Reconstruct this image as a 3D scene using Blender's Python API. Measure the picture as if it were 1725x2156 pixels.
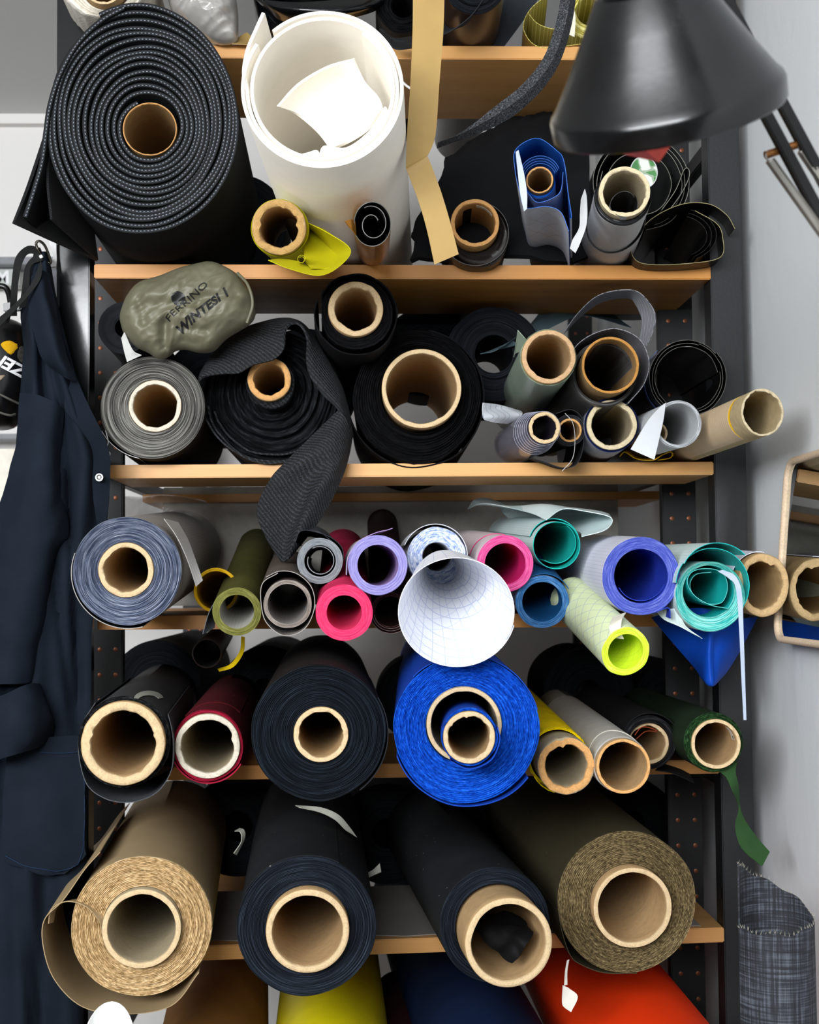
import bpy, bmesh, math, random
from mathutils import Vector, Matrix, noise
from math import sin, cos, pi, radians, sqrt, atan2

for o in list(bpy.data.objects): bpy.data.objects.remove(o)
SC = bpy.context.scene
COL = SC.collection

# ------------------------------------------------------------------ camera
IW, IH, F = 1725.0, 2156.0, 3000.0
CAM = Vector((0.0, -2.40, 1.35))
YAW, PITCH, ROLL = radians(1.7), radians(2.96), radians(-0.55)
RC = Matrix.Rotation(-YAW, 3, 'Z') @ Matrix.Rotation(pi/2 + PITCH, 3, 'X') @ Matrix.Rotation(ROLL, 3, 'Z')
cd = bpy.data.cameras.new('camera')
cam = bpy.data.objects.new('camera', cd); COL.objects.link(cam)
cam.matrix_world = Matrix.Translation(CAM) @ RC.to_4x4()
cd.sensor_fit = 'HORIZONTAL'; cd.sensor_width = 36.0; cd.lens = 36.0*F/IW
cd.clip_start = 0.05
cd.dof.use_dof = True; cd.dof.focus_distance = 2.15; cd.dof.aperture_fstop = 10.0
SC.camera = cam

# ------------------------------------------------------------------ light
wd = bpy.data.worlds.new('world'); SC.world = wd; wd.use_nodes = True
wd.node_tree.nodes['Background'].inputs[0].default_value = (0.93, 0.96, 1.0, 1)
wd.node_tree.nodes['Background'].inputs[1].default_value = 0.17
def area(name, loc, to, sx, sy, watt, col):
    l = bpy.data.lights.new(name, 'AREA'); l.shape = 'RECTANGLE'; l.size = sx; l.size_y = sy
    l.energy = watt; l.color = col
    o = bpy.data.objects.new(name, l); COL.objects.link(o); o.location = loc
    o.rotation_euler = (Vector(to) - Vector(loc)).to_track_quat('-Z', 'Y').to_euler()
    return o
area('window_behind_camera_offscreen', (-1.3, -3.9, 2.17), (-0.2, 0.0, 1.3), 2.8, 0.95, 240, (0.94, 0.97, 1.0))
SC.view_settings.view_transform = 'Standard'; SC.view_settings.look = 'None'
SC.view_settings.gamma = 1.0; SC.view_settings.use_curve_mapping = False
SC.view_settings.exposure = 0.1

# ------------------------------------------------------------------ helpers
def ray(px, py): return RC @ Vector(((px - IW/2)/F, -(py - IH/2)/F, -1.0))
def P(px, py, Y):
    d = ray(px, py); return CAM + d*((Y - CAM.y)/d.y)
def mpp(px, py, Y):                       # metres per pixel there
    d = ray(px, py); return ((Y - CAM.y)/d.y)/F
def srgb(h):
    if isinstance(h, str):
        h = h.lstrip('#'); v = [int(h[i:i+2], 16)/255 for i in (0, 2, 4)]
        return tuple(c/12.92 if c <= .04045 else ((c+.055)/1.055)**2.4 for c in v) + (1,)
    return tuple(h)[:3] + (1,)
def world_of(o):
    m = o.matrix_parent_inverse @ o.matrix_basis
    return world_of(o.parent) @ m if o.parent else o.matrix_basis.copy()
def tag(o, label=None, cat=None, group=None, kind=None):
    if label: o['label'] = label
    if cat: o['category'] = cat
    if group: o['group'] = group
    if kind: o['kind'] = kind
    return o
def thing(name, label, cat, mat=None, group=None):
    o = bpy.data.objects.new(name, None); COL.objects.link(o)
    o.empty_display_size = 0.02
    if mat is not None: o.matrix_basis = mat
    return tag(o, label, cat, group)
def mk(name, vs, fs, mats, parent=None, idx=None, smooth=True, ang=42, world=False, kind=None):
    me = bpy.data.meshes.new(name); me.from_pydata([tuple(v) for v in vs], [], fs)
    if not isinstance(mats, (list, tuple)): mats = [mats]
    for m in mats: me.materials.append(m)
    if idx: me.polygons.foreach_set('material_index', idx)
    me.update()
    if smooth:
        me.polygons.foreach_set('use_smooth', [True]*len(me.polygons)); me.set_sharp_from_angle(angle=radians(ang))
    o = bpy.data.objects.new(name, me); COL.objects.link(o)
    if parent:
        o.parent = parent
        if world: o.matrix_parent_inverse = world_of(parent).inverted()
    if kind: o['kind'] = kind
    return o
def boxv(c0, c1):
    x0, y0, z0 = c0; x1, y1, z1 = c1
    v = [(x0,y0,z0),(x1,y0,z0),(x1,y1,z0),(x0,y1,z0),(x0,y0,z1),(x1,y0,z1),(x1,y1,z1),(x0,y1,z1)]
    f = [(0,3,2,1),(4,5,6,7),(0,1,5,4),(1,2,6,5),(2,3,7,6),(3,0,4,7)]
    return v, f
def box(name, c0, c1, mat, parent=None, bevel=0.0, world=False):
    bm = bmesh.new(); v, f = boxv(c0, c1)
    bv = [bm.verts.new(p) for p in v]
    for q in f: bm.faces.new([bv[i] for i in q])
    if bevel: bmesh.ops.bevel(bm, geom=bm.edges[:], offset=bevel, segments=2, affect='EDGES')
    vs = [x.co.copy() for x in bm.verts]; bm.verts.index_update()
    fs = [[x.index for x in q.verts] for q in bm.faces]; bm.free()
    return mk(name, vs, fs, mat, parent, ang=35, world=world)
def cr(p0, p1, p2, p3, t):
    return 0.5*((2*p1) + (p2-p0)*t + (2*p0-5*p1+4*p2-p3)*t*t + (3*p1-p0-3*p2+p3)*t*t*t)
def spline(pts, n, closed=False):
    pts = [Vector(p) for p in pts]; m = len(pts); out = []
    if m == 1: return pts
    segs = m if closed else m-1
    for i in range(segs):
        if closed: a, b, c, d = pts[(i-1) % m], pts[i], pts[(i+1) % m], pts[(i+2) % m]
        else:
            b, c = pts[i], pts[i+1]
            a = pts[i-1] if i else b*2-c
            d = pts[i+2] if i+2 < m else c*2-b
        for k in range(n): out.append(cr(a, b, c, d, k/n))
    if not closed: out.append(pts[-1])
    return out
def gridmesh(rows):
    nr, nc = len(rows), len(rows[0]); vs = [p for r in rows for p in r]
    fs = [(i*nc+j, i*nc+j+1, (i+1)*nc+j+1, (i+1)*nc+j) for i in range(nr-1) for j in range(nc-1)]
    return vs, fs
def thicken(vs, fs, th):
    """closed slab from an open surface"""
    n = len(vs); vs = [Vector(v) for v in vs]; nr = [Vector((0,0,0)) for _ in vs]; ec = {}
    for f in fs:
        k = len(f); nn = Vector((0,0,0))
        for i in range(k): nn += (vs[f[i]]-vs[f[0]]).cross(vs[f[(i+1) % k]]-vs[f[0]])
        for i in f: nr[i] += nn
        for i in range(k):
            a, b = f[i], f[(i+1) % k]; e = (min(a,b), max(a,b)); ec.setdefault(e, []).append((a,b))
    top = [vs[i] + (nr[i].normalized() if nr[i].length > 1e-12 else Vector((0,0,1)))*th*.5 for i in range(n)]
    bot = [vs[i] - (nr[i].normalized() if nr[i].length > 1e-12 else Vector((0,0,1)))*th*.5 for i in range(n)]
    F2 = [tuple(f) for f in fs] + [tuple(n+i for i in reversed(f)) for f in fs]
    for e, l in ec.items():
        if len(l) == 1:
            a, b = l[0]; F2.append((b, a, n+a, n+b))
    return top+bot, F2
def patch(name, rows, mat, parent=None, th=0.0012, n=5, pix=True, wrinkle=0.0, seed=0, smooth_rows=True):
    """cloth / paper sheet through a coarse grid of points (pixel x, pixel y, depth Y)"""
    R = [[(P(*q) if pix else Vector(q)) for q in r] for r in rows]
    R = [spline(r, n) for r in R]
    cols = list(zip(*R)); cols = [spline(c, n if smooth_rows else 1) for c in cols]
    R = [list(r) for r in zip(*cols)]
    if wrinkle:
        for r in R:
            for i, p in enumerate(r):
                q = p*38 + Vector((seed*7.1, seed*3.3, 0)); r[i] = p + noise.noise_vector(q)*wrinkle
    vs, fs = gridmesh(R); vs, fs = thicken(vs, fs, th)
    return mk(name, vs, fs, mat, parent, world=bool(parent), ang=60)
def strip(name, cl, width, side, mat, parent=None, th=0.001, n=8, pix=True):
    """ribbon: centre line points, per-point half-width vectors"""
    C = spline([(P(*q) if pix else Vector(q)) for q in cl], n); S = spline([Vector(s)*width for s in side], n)
    rows = [[c-s*.5, c, c+s*.5] for c, s in zip(C, S)]
    vs, fs = gridmesh(rows); vs, fs = thicken(vs, fs, th)
    return mk(name, vs, fs, mat, parent, world=bool(parent), ang=50)
def tubemesh(pts, r, seg=8, closed=False):
    pts = [Vector(p) for p in pts]; m = len(pts); vs = []; fs = []; up = Vector((0.31, 0.2, 0.93)); prev = None
    for i, p in enumerate(pts):
        a = pts[i-1] if (i or closed) else p; b = pts[(i+1) % m] if (i < m-1 or closed) else p
        d = (b-a).normalized(); u = prev if prev is not None else up
        u = (u - d*u.dot(d));  u = u.normalized() if u.length > 1e-6 else d.orthogonal().normalized()
        prev = u; w = d.cross(u); rr = r[i] if isinstance(r, (list, tuple)) else r
        for k in range(seg): vs.append(p + (u*cos(2*pi*k/seg) + w*sin(2*pi*k/seg))*rr)
    for i in range(m if closed else m-1):
        j = (i+1) % m
        for k in range(seg): fs.append((i*seg+k, i*seg+(k+1) % seg, j*seg+(k+1) % seg, j*seg+k))
    if not closed: fs += [tuple(reversed(range(seg))), tuple((m-1)*seg+k for k in range(seg))]
    return vs, fs
def tube(name, pts, r, mat, parent=None, seg=8, n=6, pix=True, closed=False):
    q = spline([(P(*p) if pix else Vector(p)) for p in pts], n, closed)
    if isinstance(r, (list, tuple)):
        rr = [v[0] for v in spline([(x, 0, 0) for x in r], n, closed)]
    else: rr = r
    vs, fs = tubemesh(q, rr, seg, closed)
    return mk(name, vs, fs, mat, parent, world=bool(parent), ang=50)
def lathe(prof, seg=48, closed=False):
    """prof: (radius, axial) ; axis +Y"""
    vs, fs = [], []; n = len(prof)
    for r, t in prof:
        for k in range(seg): a = 2*pi*k/seg; vs.append((r*cos(a), t, r*sin(a)))
    for i in range(n if closed else n-1):
        j = (i+1) % n
        for k in range(seg): fs.append((i*seg+k, j*seg+k, j*seg+(k+1) % seg, i*seg+(k+1) % seg))
    return vs, fs

# ------------------------------------------------------------------ materials
MC = {}
class NT:
    def __init__(s, name):
        s.m = bpy.data.materials.new(name); s.m.use_nodes = True; s.t = s.m.node_tree
        s.b = s.t.nodes['Principled BSDF']
    def n(s, typ, **kw):
        x = s.t.nodes.new(typ)
        for k, v in kw.items(): setattr(x, k, v)
        return x
    def l(s, a, b): s.t.links.new(a, b)
    def val(s, sock, v):
        if isinstance(v, (int, float)): sock.default_value = v
        elif isinstance(v, (tuple, list)): sock.default_value = v
        else: s.l(v, sock)
    def math(s, op, a, b=0.0, c=0.0):
        x = s.n('ShaderNodeMath', operation=op)
        s.val(x.inputs[0], a); s.val(x.inputs[1], b); s.val(x.inputs[2], c); return x.outputs[0]
    def obj(s): return s.n('ShaderNodeTexCoord').outputs['Object']
    def gen(s): return s.n('ShaderNodeTexCoord').outputs['Generated']
    def sep(s, v):
        x = s.n('ShaderNodeSeparateXYZ'); s.l(v, x.inputs[0]); return x.outputs
    def comb(s, a, b, c):
        x = s.n('ShaderNodeCombineXYZ')
        for i, v in enumerate((a, b, c)): s.val(x.inputs[i], v)
        return x.outputs[0]
    def noise(s, vec, scale, detail=3.0, rough=.55, out='Fac'):
        x = s.n('ShaderNodeTexNoise'); s.l(vec, x.inputs['Vector']); x.inputs['Scale'].default_value = scale
        x.inputs['Detail'].default_value = detail; x.inputs['Roughness'].default_value = rough; return x.outputs[out]
    def ramp(s, fac, stops):
        x = s.n('ShaderNodeValToRGB'); s.l(fac, x.inputs[0]); e = x.color_ramp.elements
        while len(e) < len(stops): e.new(.5)
        for q, (p, c) in zip(e, stops): q.position = p; q.color = srgb(c)
        return x.outputs[0]
    def mix(s, fac, a, b, typ='MIX'):
        x = s.n('ShaderNodeMix', data_type='RGBA', blend_type=typ)
        s.val(x.inputs[0], fac)
        for k, v in ((6, a), (7, b)):
            if isinstance(v, str) or (isinstance(v, tuple) and len(v) < 5): x.inputs[k].default_value = srgb(v)
            else: s.l(v, x.inputs[k])
        return x.outputs[2]
    def bump(s, h, strength=.3, dist=.001):
        x = s.n('ShaderNodeBump'); x.inputs['Strength'].default_value = strength; x.inputs['Distance'].default_value = dist
        s.l(h, x.inputs['Height']); s.l(x.outputs[0], s.b.inputs['Normal']); return x
    def map(s, vec, sc):
        x = s.n('ShaderNodeMapping'); s.l(vec, x.inputs[0]); x.inputs['Scale'].default_value = sc; return x.outputs[0]
    def set(s, **kw):
        for k, v in kw.items(): s.val(s.b.inputs[k.replace('_', ' ')], v)
        return s.m
def shade(c, k):
    c = srgb(c); return tuple(min(1, x*k) for x in c[:3]) + (1,)
def cloth(name, col, rough=.85, var=.18, scale=14, weave=900, bump=.25, sheen=0.0, spec=.12, trans=0.0, speck=0.0):
    if name in MC: return MC[name]
    t = NT(name); o = t.obj()
    nz = t.noise(o, scale, 4); c = t.ramp(nz, [(.3, shade(col, 1-var)), (.7, shade(col, 1+var))])
    fine = t.noise(o, weave, 2)
    c = t.mix(t.math('MULTIPLY', fine, .35), c, shade(col, .6))
    if speck:
        vx = t.n('ShaderNodeTexVoronoi'); t.l(o, vx.inputs['Vector']); vx.inputs['Scale'].default_value = 42
        c = t.mix(t.math('MULTIPLY', t.math('LESS_THAN', vx.outputs['Distance'], .05), speck), c, '#b9b3a4')
    t.l(c, t.b.inputs['Base Color']); t.bump(fine, bump, .0008)
    t.set(Roughness=rough, Specular_IOR_Level=spec, Sheen_Weight=sheen)
    if trans: t.set(Transmission_Weight=trans)
    MC[name] = t.m; return t.m
def plain(name, col, rough=.5, metal=0.0, spec=.5, coat=0.0, alpha=1.0, bump=0.0, bscale=60, var=.08):
    if name in MC: return MC[name]
    t = NT(name); o = t.obj(); nz = t.noise(o, bscale, 3)
    t.l(t.ramp(nz, [(.3, shade(col, 1-var)), (.7, shade(col, 1+var))]), t.b.inputs['Base Color'])
    if bump: t.bump(nz, bump, .001)
    t.set(Roughness=rough, Metallic=metal, Specular_IOR_Level=spec, Coat_Weight=coat, Alpha=alpha)
    MC[name] = t.m; return t.m
def layers(name, cols, k1=14, k2=700, bump=.5, rough=.8, spiral=0, spec=.1, contrast=(.3, .7)):
    """wound edge of a roll seen end-on: streaks that follow the turns"""
    if name in MC: return MC[name]
    t = NT(name); x, y, z = t.sep(t.obj())
    r = t.math('SQRT', t.math('ADD', t.math('MULTIPLY', x, x), t.math('MULTIPLY', z, z)))
    v = t.comb(t.math('MULTIPLY', x, k1), t.math('MULTIPLY', z, k1), t.math('MULTIPLY', r, k2))
    nz = t.noise(v, 1.0, 5, .65)
    n = len(cols); a, b = contrast
    c = t.ramp(nz, [(a+(b-a)*i/(n-1), q) for i, q in enumerate(cols)])
    if spiral:
        w = t.math('FRACT', t.math('MULTIPLY', r, spiral)); w = t.math('LESS_THAN', w, .28)
        c = t.mix(t.math('MULTIPLY', w, .55), c, shade(cols[0], .35))
    t.l(c, t.b.inputs['Base Color']); t.bump(nz, bump, .0015); t.set(Roughness=rough, Specular_IOR_Level=spec)
    MC[name] = t.m; return t.m
def ripstop(name, base, line, R=.04, sp=.006, w=.09, mode='grid', rough=.55, var=.06, amt=.8, slope=1.0, spec=.4, rad=None, sp2=None):
    """coated sailcloth: fine grid or crossing diagonal yarns, laid out around the roll"""
    if name in MC: return MC[name]
    t = NT(name); o = t.obj(); x, y, z = t.sep(o)
    s = t.math('MULTIPLY', t.math('ARCTAN2', z, x), R)
    if mode == 'diamond': a, b = t.math('ADD', s, t.math('MULTIPLY', y, slope)), t.math('SUBTRACT', s, t.math('MULTIPLY', y, slope))
    elif mode == 'rings': a, b = t.math('ADD', y, t.math('MULTIPLY', s, .12)), None
    else: a, b = s, y
    def ln(q, p): return t.math('LESS_THAN', t.math('FRACT', t.math('ADD', t.math('DIVIDE', q, p), 50.37)), w)
    g = ln(a, sp)
    if b is not None: g = t.math('MAXIMUM', g, ln(b, sp2 or sp))
    nz = t.noise(o, 16, 3); c = t.ramp(nz, [(.3, shade(base, 1-var)), (.7, shade(base, 1+var))])
    c = t.mix(t.math('MULTIPLY', g, amt), c, line)
    t.l(c, t.b.inputs['Base Color']); t.bump(t.math('ADD', g, t.noise(o, 700, 2)), .12, .0006)
    t.set(Roughness=rough, Specular_IOR_Level=spec); MC[name] = t.m; return t.m
def cardboard(name='cardboard', col='#b4946a', var=.14):
    if name in MC: return MC[name]
    t = NT(name); o = t.obj(); x, y, z = t.sep(o)
    nz = t.noise(o, 90, 5, .7); nl = t.noise(o, 9, 3)
    c = t.ramp(nz, [(.25, shade(col, 1-var*1.4)), (.75, shade(col, 1+var))])
    c = t.mix(t.math('MULTIPLY', nl, .35), c, shade(col, .78))
    ang = t.math('MULTIPLY', t.math('ARCTAN2', z, x), .016)
    seam = t.math('LESS_THAN', t.math('FRACT', t.math('ADD', t.math('DIVIDE', t.math('ADD', y, ang), .11), 20.2)), .012)
    c = t.mix(t.math('MULTIPLY', seam, .6), c, shade(col, .55))
    t.l(c, t.b.inputs['Base Color']); t.bump(nz, .25, .001); t.set(Roughness=.85, Specular_IOR_Level=.2)
    MC[name] = t.m; return t.m
def cutboard(name='cardboard_cut', col='#d8bd94'):
    if name in MC: return MC[name]
    t = NT(name); o = t.obj(); nz = t.noise(o, 320, 5, .75); n2 = t.noise(o, 45, 3)
    c = t.ramp(nz, [(.3, shade(col, .72)), (.7, shade(col, 1.12))]); c = t.mix(t.math('MULTIPLY', n2, .3), c, shade(col, .8))
    t.l(c, t.b.inputs['Base Color']); t.bump(nz, .7, .002); t.set(Roughness=.95, Specular_IOR_Level=.1)
    MC[name] = t.m; return t.m
def wood(name, col, dark, along='X', sc=1.0, rough=.45):
    if name in MC: return MC[name]
    t = NT(name); o = t.obj(); s = (2.2, 26, 60) if along == 'X' else (26, 2.2, 60)
    nz = t.noise(t.map(o, s), sc, 5, .6)
    x, y, z = t.sep(o); rings = t.n('ShaderNodeTexWave', wave_type='BANDS', bands_direction='Z')
    t.l(t.map(o, (.9, 9, 40)), rings.inputs['Vector']); rings.inputs['Scale'].default_value = 2.0
    rings.inputs['Distortion'].default_value = 5.0; rings.inputs['Detail'].default_value = 3; rings.inputs['Detail Scale'].default_value = .8
    c = t.ramp(nz, [(.3, dark), (.72, col)])
    c = t.mix(t.math('MULTIPLY', rings.outputs['Fac'], .32), c, dark)
    lam = t.math('FRACT', t.math('MULTIPLY', y, 19.0)); st = t.noise(t.comb(t.math('FLOOR', t.math('MULTIPLY', y, 19.0)), t.math('FLOOR', t.math('MULTIPLY', x, 2.3)), 0.5), 3.7, 0)
    c = t.mix(t.math('MULTIPLY', st, .35), c, dark); c = t.mix(t.math('MULTIPLY', t.math('LESS_THAN', lam, .02), .5), c, dark)
    kn = t.n('ShaderNodeTexVoronoi'); t.l(t.map(o, (5, 9, 0)), kn.inputs['Vector']); kn.inputs['Scale'].default_value = 1.2
    c = t.mix(t.math('MULTIPLY', t.math('LESS_THAN', kn.outputs['Distance'], .045), .6), c, shade(dark, .5))
    t.l(c, t.b.inputs['Base Color']); t.bump(nz, .12, .001); t.set(Roughness=rough, Specular_IOR_Level=.4)
    MC[name] = t.m; return t.m
# ------------------------------------------------------------------ structure
def wallmat(name, col, bscale=28):
    t = NT(name); o = t.obj(); nz = t.noise(o, bscale, 5, .6); n2 = t.noise(o, 1.4, 3)
    c = t.ramp(n2, [(.3, shade(col, .985)), (.7, shade(col, 1.015))])
    t.l(c, t.b.inputs['Base Color']); t.bump(nz, .22, .004); t.set(Roughness=.62, Specular_IOR_Level=.3); return t.m
WALL = wallmat('wall_paint', '#d3d6d8'); FARW = wallmat('far_wall_paint', '#e9e6e3'); CEIL = wallmat('ceiling_paint', '#d8d9d8')
def st(o): o['kind'] = 'structure'; return o
WX = P(1590, 1150, 0.0).x + 0.012                                 # right wall plane just beyond the post
CZ = 2.70
st(box('wall_right', (WX, -2.2, 0), (WX+.1, 1.7, CZ), WALL))
st(box('wall_back', (-3.2, 1.65, 0), (WX+.1, 1.75, CZ), FARW))
st(box('floor', (-3.2, -4.6, -.05), (WX+.1, 1.75, 0), wood('floor_boards', '#5a4a3a', '#40342a', 'Y')))
st(box('ceiling', (-3.2, -4.6, CZ), (WX+.1, 1.75, CZ+.05), CEIL))
st(box('trim_1', (-3.2, 1.615, CZ-.028), (-.62, 1.65, CZ), FARW))

# ------------------------------------------------------------------ shelving unit
BLACKP = plain('black_gloss_paint', '#0b0d0e', rough=.14, spec=.5, bump=.06, bscale=60)
BLACKM = plain('black_satin_paint', '#17191b', rough=.42, spec=.4, bump=.2, bscale=160)
STEEL = plain('black_perforated_steel', '#0d0e10', rough=.5, spec=.4, bump=.2)
PINE = wood('pine_board', '#db9c50', '#b97c36'); PINE2 = wood('pine_board_pale', '#e3b274', '#c99252')
COPPER = plain('copper_rivet', '#7d4a30', rough=.4, metal=.6)
SHELF = {}
unit = thing('shelving_unit', 'black painted shelving unit with pine shelf boards full of fabric rolls', 'shelves', Matrix.Translation((0.05, 0.0, 0.0)))
def pbox(name, c0, c1, mat, bevel=0.002): return box(name, c0, c1, mat, unit, bevel, world=True)
XL0, XL1 = P(118, 560, 0).x, P(188, 700, 0).x
XR0, XR1 = P(1505, 985, 0).x, P(1572, 985, 0).x
pl = pbox('post', (XL0, 0.0, 0), (XL1, .05, 2.68), BLACKP); pr = pbox('post', (XR0, 0.0, 0), (XR1, .05, 2.68), BLACKM)
BOXES = []
def perf(xa, xb, y, rivets=True):
    BOXES.append(((xa, y, 0), (xb, y+.03, 2.7)))
    p = pbox('perforated_post', (xa, y, 0), (xb, y+.03, 2.68), STEEL)
    vs, fs = [], []
    for i in range(46):
        for fx in (.28, .78):
            c = Vector((xa+(xb-xa)*fx, y-.0006, .25+i*.047)); k = len(vs)
            ring = [c + Vector((cos(a*pi/4), 0, sin(a*pi/4)))*.0042 for a in range(8)]
            vs += ring + [c + Vector((0, -.0012, 0))]; fs += [(k+a, k+(a+1) % 8, k+8) for a in range(8)]
    mk('rivets', vs, fs, COPPER, p, world=True, kind='stuff')
    return p
perf(XR0-.034, XR0+.030, .27); perf(XL1-.048, XL1+.010, .27)
perf(XR0-.034, XR0+.030, 1.46); perf(XL1-.032, XL1+.028, 1.46)
for z in (.45, 1.0, 1.56, 2.1):
    pbox('cross_bar', (XR0+.01, .05, z), (XR0+.03, 1.46, z+.03), STEEL); pbox('cross_bar', (XL0+.01, .05, z), (XL0+.03, 1.46, z+.03), STEEL)
pbox('pale_back_panel', (XL1+.03, .655, 1.312), (XR0-.05, .663, 1.565), plain('pale_grey_panel', '#a8a399', .6))
BOXES += [((XL1+.03, .655, 1.312), (XR0-.05, .663, 1.565))]
def board(key, xl, yl, xr, yr, tpx, depth, mat, Y0=0.0, reg=True):
    A, B = P(xl, yl, Y0), P(xr, yr, Y0); th = tpx*mpp(xl, yl, Y0)
    bm = bmesh.new(); q = []
    for z in (-th, 0):
        for p, y in ((A, 0), (B, 0), (B, depth), (A, depth)): q.append(bm.verts.new((p.x, Y0+y, p.z+z)))
    for f in ((0,3,2,1),(4,5,6,7),(0,1,5,4),(1,2,6,5),(2,3,7,6),(3,0,4,7)): bm.faces.new([q[i] for i in f])
    bmesh.ops.bevel(bm, geom=bm.edges[:], offset=.0016, segments=2, affect='EDGES')
    bm.verts.index_update(); vs = [v.co.copy() for v in bm.verts]; fs = [[v.index for v in f.verts] for f in bm.faces]; bm.free()
    o = mk('shelf_board', vs, fs, mat, unit, world=True, ang=35)
    BOXES.append(((min(A.x, B.x), Y0, min(A.z, B.z)-th), (max(A.x, B.x), Y0+depth, max(A.z, B.z)-.004)))
    if reg: SHELF[key] = (A, B)
    return o
board(1, 205, 92, 1490, 99, 29, .315, PINE2); board(2, 198, 556, 1497, 559, 30, .315, PINE)
board(3, 230, 979, 1503, 972, 28, .22, PINE2); board(4, 205, 1297, 1510, 1290, 29, .50, PINE)
board(5, 205, 1616, 1515, 1600, 29, .50, PINE); board(6, 205, 1999, 1525, 1953, 31, .42, PINE2)
board(0, 300, 1041, 1395, 1034, 17, .30, PINE, Y0=.625, reg=False)
board(0, 260, 1285, 1390, 1283, 17, .30, PINE, Y0=.68, reg=False)
def top(k, X):
    A, B = SHELF[k]; return A.z + (B.z-A.z)*(X-A.x)/(B.x-A.x)
# ------------------------------------------------------------------ roll builder
CARD = cardboard(); CARDB = cardboard('cardboard_brown', '#9a7c54'); CARDG = cardboard('cardboard_grey', '#a89a7e')
CUT = cutboard(); CUTW = cutboard('cardboard_cut_white', '#dcd2bf'); CUTB = cutboard('cardboard_cut_orange', '#d9a468')
class Roll: pass
ROLLS = []
def nz1(a, seed, k=1.0): return noise.noise(Vector((cos(a)*k+seed*3.17, sin(a)*k-seed*1.31, seed*.77)))
def roll(name, label, cx, cy, rpx, vp=(772, 1233), shelf=None, Y=None, group=None, cat='fabric roll', L=1.5, end=1.2):
    R = Roll()
    if vp[1] is None:                     # slope so that the roll bears on the board's front edge
        c = P(cx, cy, Y); zb = c.z - mpp(cx, cy, Y)*rpx*1.03 - .002; dx = ray(vp[0], 1233); dx = dx.x/dx.y
        m = (top(shelf, c.x - dx*Y) - zb)/(-Y); d = Vector((dx, 1, m)).normalized()
    else: d = ray(*vp).normalized()
    def at(y):
        c = P(cx, cy, y); s = mpp(cx, cy, y); return c, s
    if Y is None:
        lo, hi = -1.2, -.005; y0 = 0.0 if d.z >= 0 else .25
        def gap(y):
            c, s = at(y); q = (y0-c.y)/d.y
            return c.z + d.z*q - s*rpx*1.02/sqrt(1-d.z*d.z) - .0015 - top(shelf, c.x + d.x*q)
        # scan for the nearest contact solution
        best = None
        for i in range(400):
            y = lo + (hi-lo)*i/399; g = abs(gap(y))
            if best is None or g < best[0]: best = (g, y)
        Y = best[1]; R.gap = best[0]
    c, s = at(Y); R.c, R.s, R.Y, R.d = c, s, Y, d; R.cx, R.cy = cx, cy; R.r = rpx*s
    x = (Vector((1,0,0)) - d*d.x).normalized(); z = x.cross(d)
    M = Matrix(((x.x, d.x, z.x, c.x), (x.y, d.y, z.y, c.y), (x.z, d.z, z.z, c.z), (0,0,0,1)))
    R.L = min(L, (end - Y)/d.y)
    R.o = thing(name, label, cat, M, group); R.M = M
    ROLLS.append(R)
    R.lp = lambda px, py: ((px-cx)*s, -(py-cy)*s)
    return R
def wound(R, rpx, ripx, face, side, inner=None, ci=None, co=None, nl=16, relief=.0012, wob=.012, seed=1, na=96, cone=0.0, name='wound_fabric', sy=1.0, L=None, t0=0.0, tele=.0012, kw=1.3, jag=0.0):
    """annular wound body with ridged end; ci/co: pixel centres of hole and outline"""
    s = R.s; rnd = random.Random(seed)
    cO = R.lp(*co) if co else (0, 0); cI = R.lp(*ci) if ci else cO
    ro, ri = rpx*s, ripx*s; L = L or R.L; vs = []; fs = []; ix = []
    nr = nl*2; offs = [rnd.uniform(-tele, tele) for _ in range(nl+1)]; ph = [rnd.uniform(0, 6.28) for _ in range(nl+1)]
    def ring(f, t, ridge, lay):
        b = len(vs)
        for k in range(na):
            a = 2*pi*k/na
            w = 1 + wob*f*(nz1(a, seed, kw)*1.6 + .5*nz1(a, seed+5+lay*.07, 3.0)) + jag*nz1(a, seed+9, 14)*f
            rr = ri + (ro-ri)*f; rr = max(rr*w, ri*1.004); yy = 1 + (sy-1)*f
            xx = cI[0] + (cO[0]-cI[0])*f + rr*cos(a); zz = cI[1] + (cO[1]-cI[1])*f + rr*sin(a)*yy
            tt = t + ridge*(.7 + .6*noise.noise(Vector((cos(a)*2.2+lay, sin(a)*2.2, seed)))) + cone*(f**.7)
            vs.append((xx, tt, zz))
        return b
    rings = []
    for j in range(nr+1):
        f = j/nr; lay = j//2
        rings.append((ring(f, t0+offs[min(lay, nl)]*(0 if j in (0, nr) else 1), relief if j % 2 == 0 else -relief, lay), 0))
    rings_side = []
    for q in (.006, .03, .1, .3, .6, 1.0):
        rings_side.append(ring(1.0, t0 + q*L - cone, 0, nl))
    def bridge(a, b, m):
        for k in range(na):
            k2 = (k+1) % na; fs.append((a+k, a+k2, b+k2, b+k)); ix.append(m)
    for (a, _), (b, _) in zip(rings, rings[1:]): bridge(a, b, 0)
    bridge(rings[-1][0], rings_side[0], 1)
    for a, b in zip(rings_side, rings_side[1:]): bridge(a, b, 1)
    inn = [ring(0.0, t0+.004, 0, 0), ring(0.0, t0+L*.3, 0, 0), ring(0.0, t0+L, 0, 0)]
    bridge(inn[0], rings[0][0], 2); bridge(inn[1], inn[0], 2); bridge(inn[2], inn[1], 2); bridge(rings_side[-1], inn[2], 1)
    return mk(name, vs, fs, [face, side, inner or face], R.o, ix, ang=50)
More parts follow.
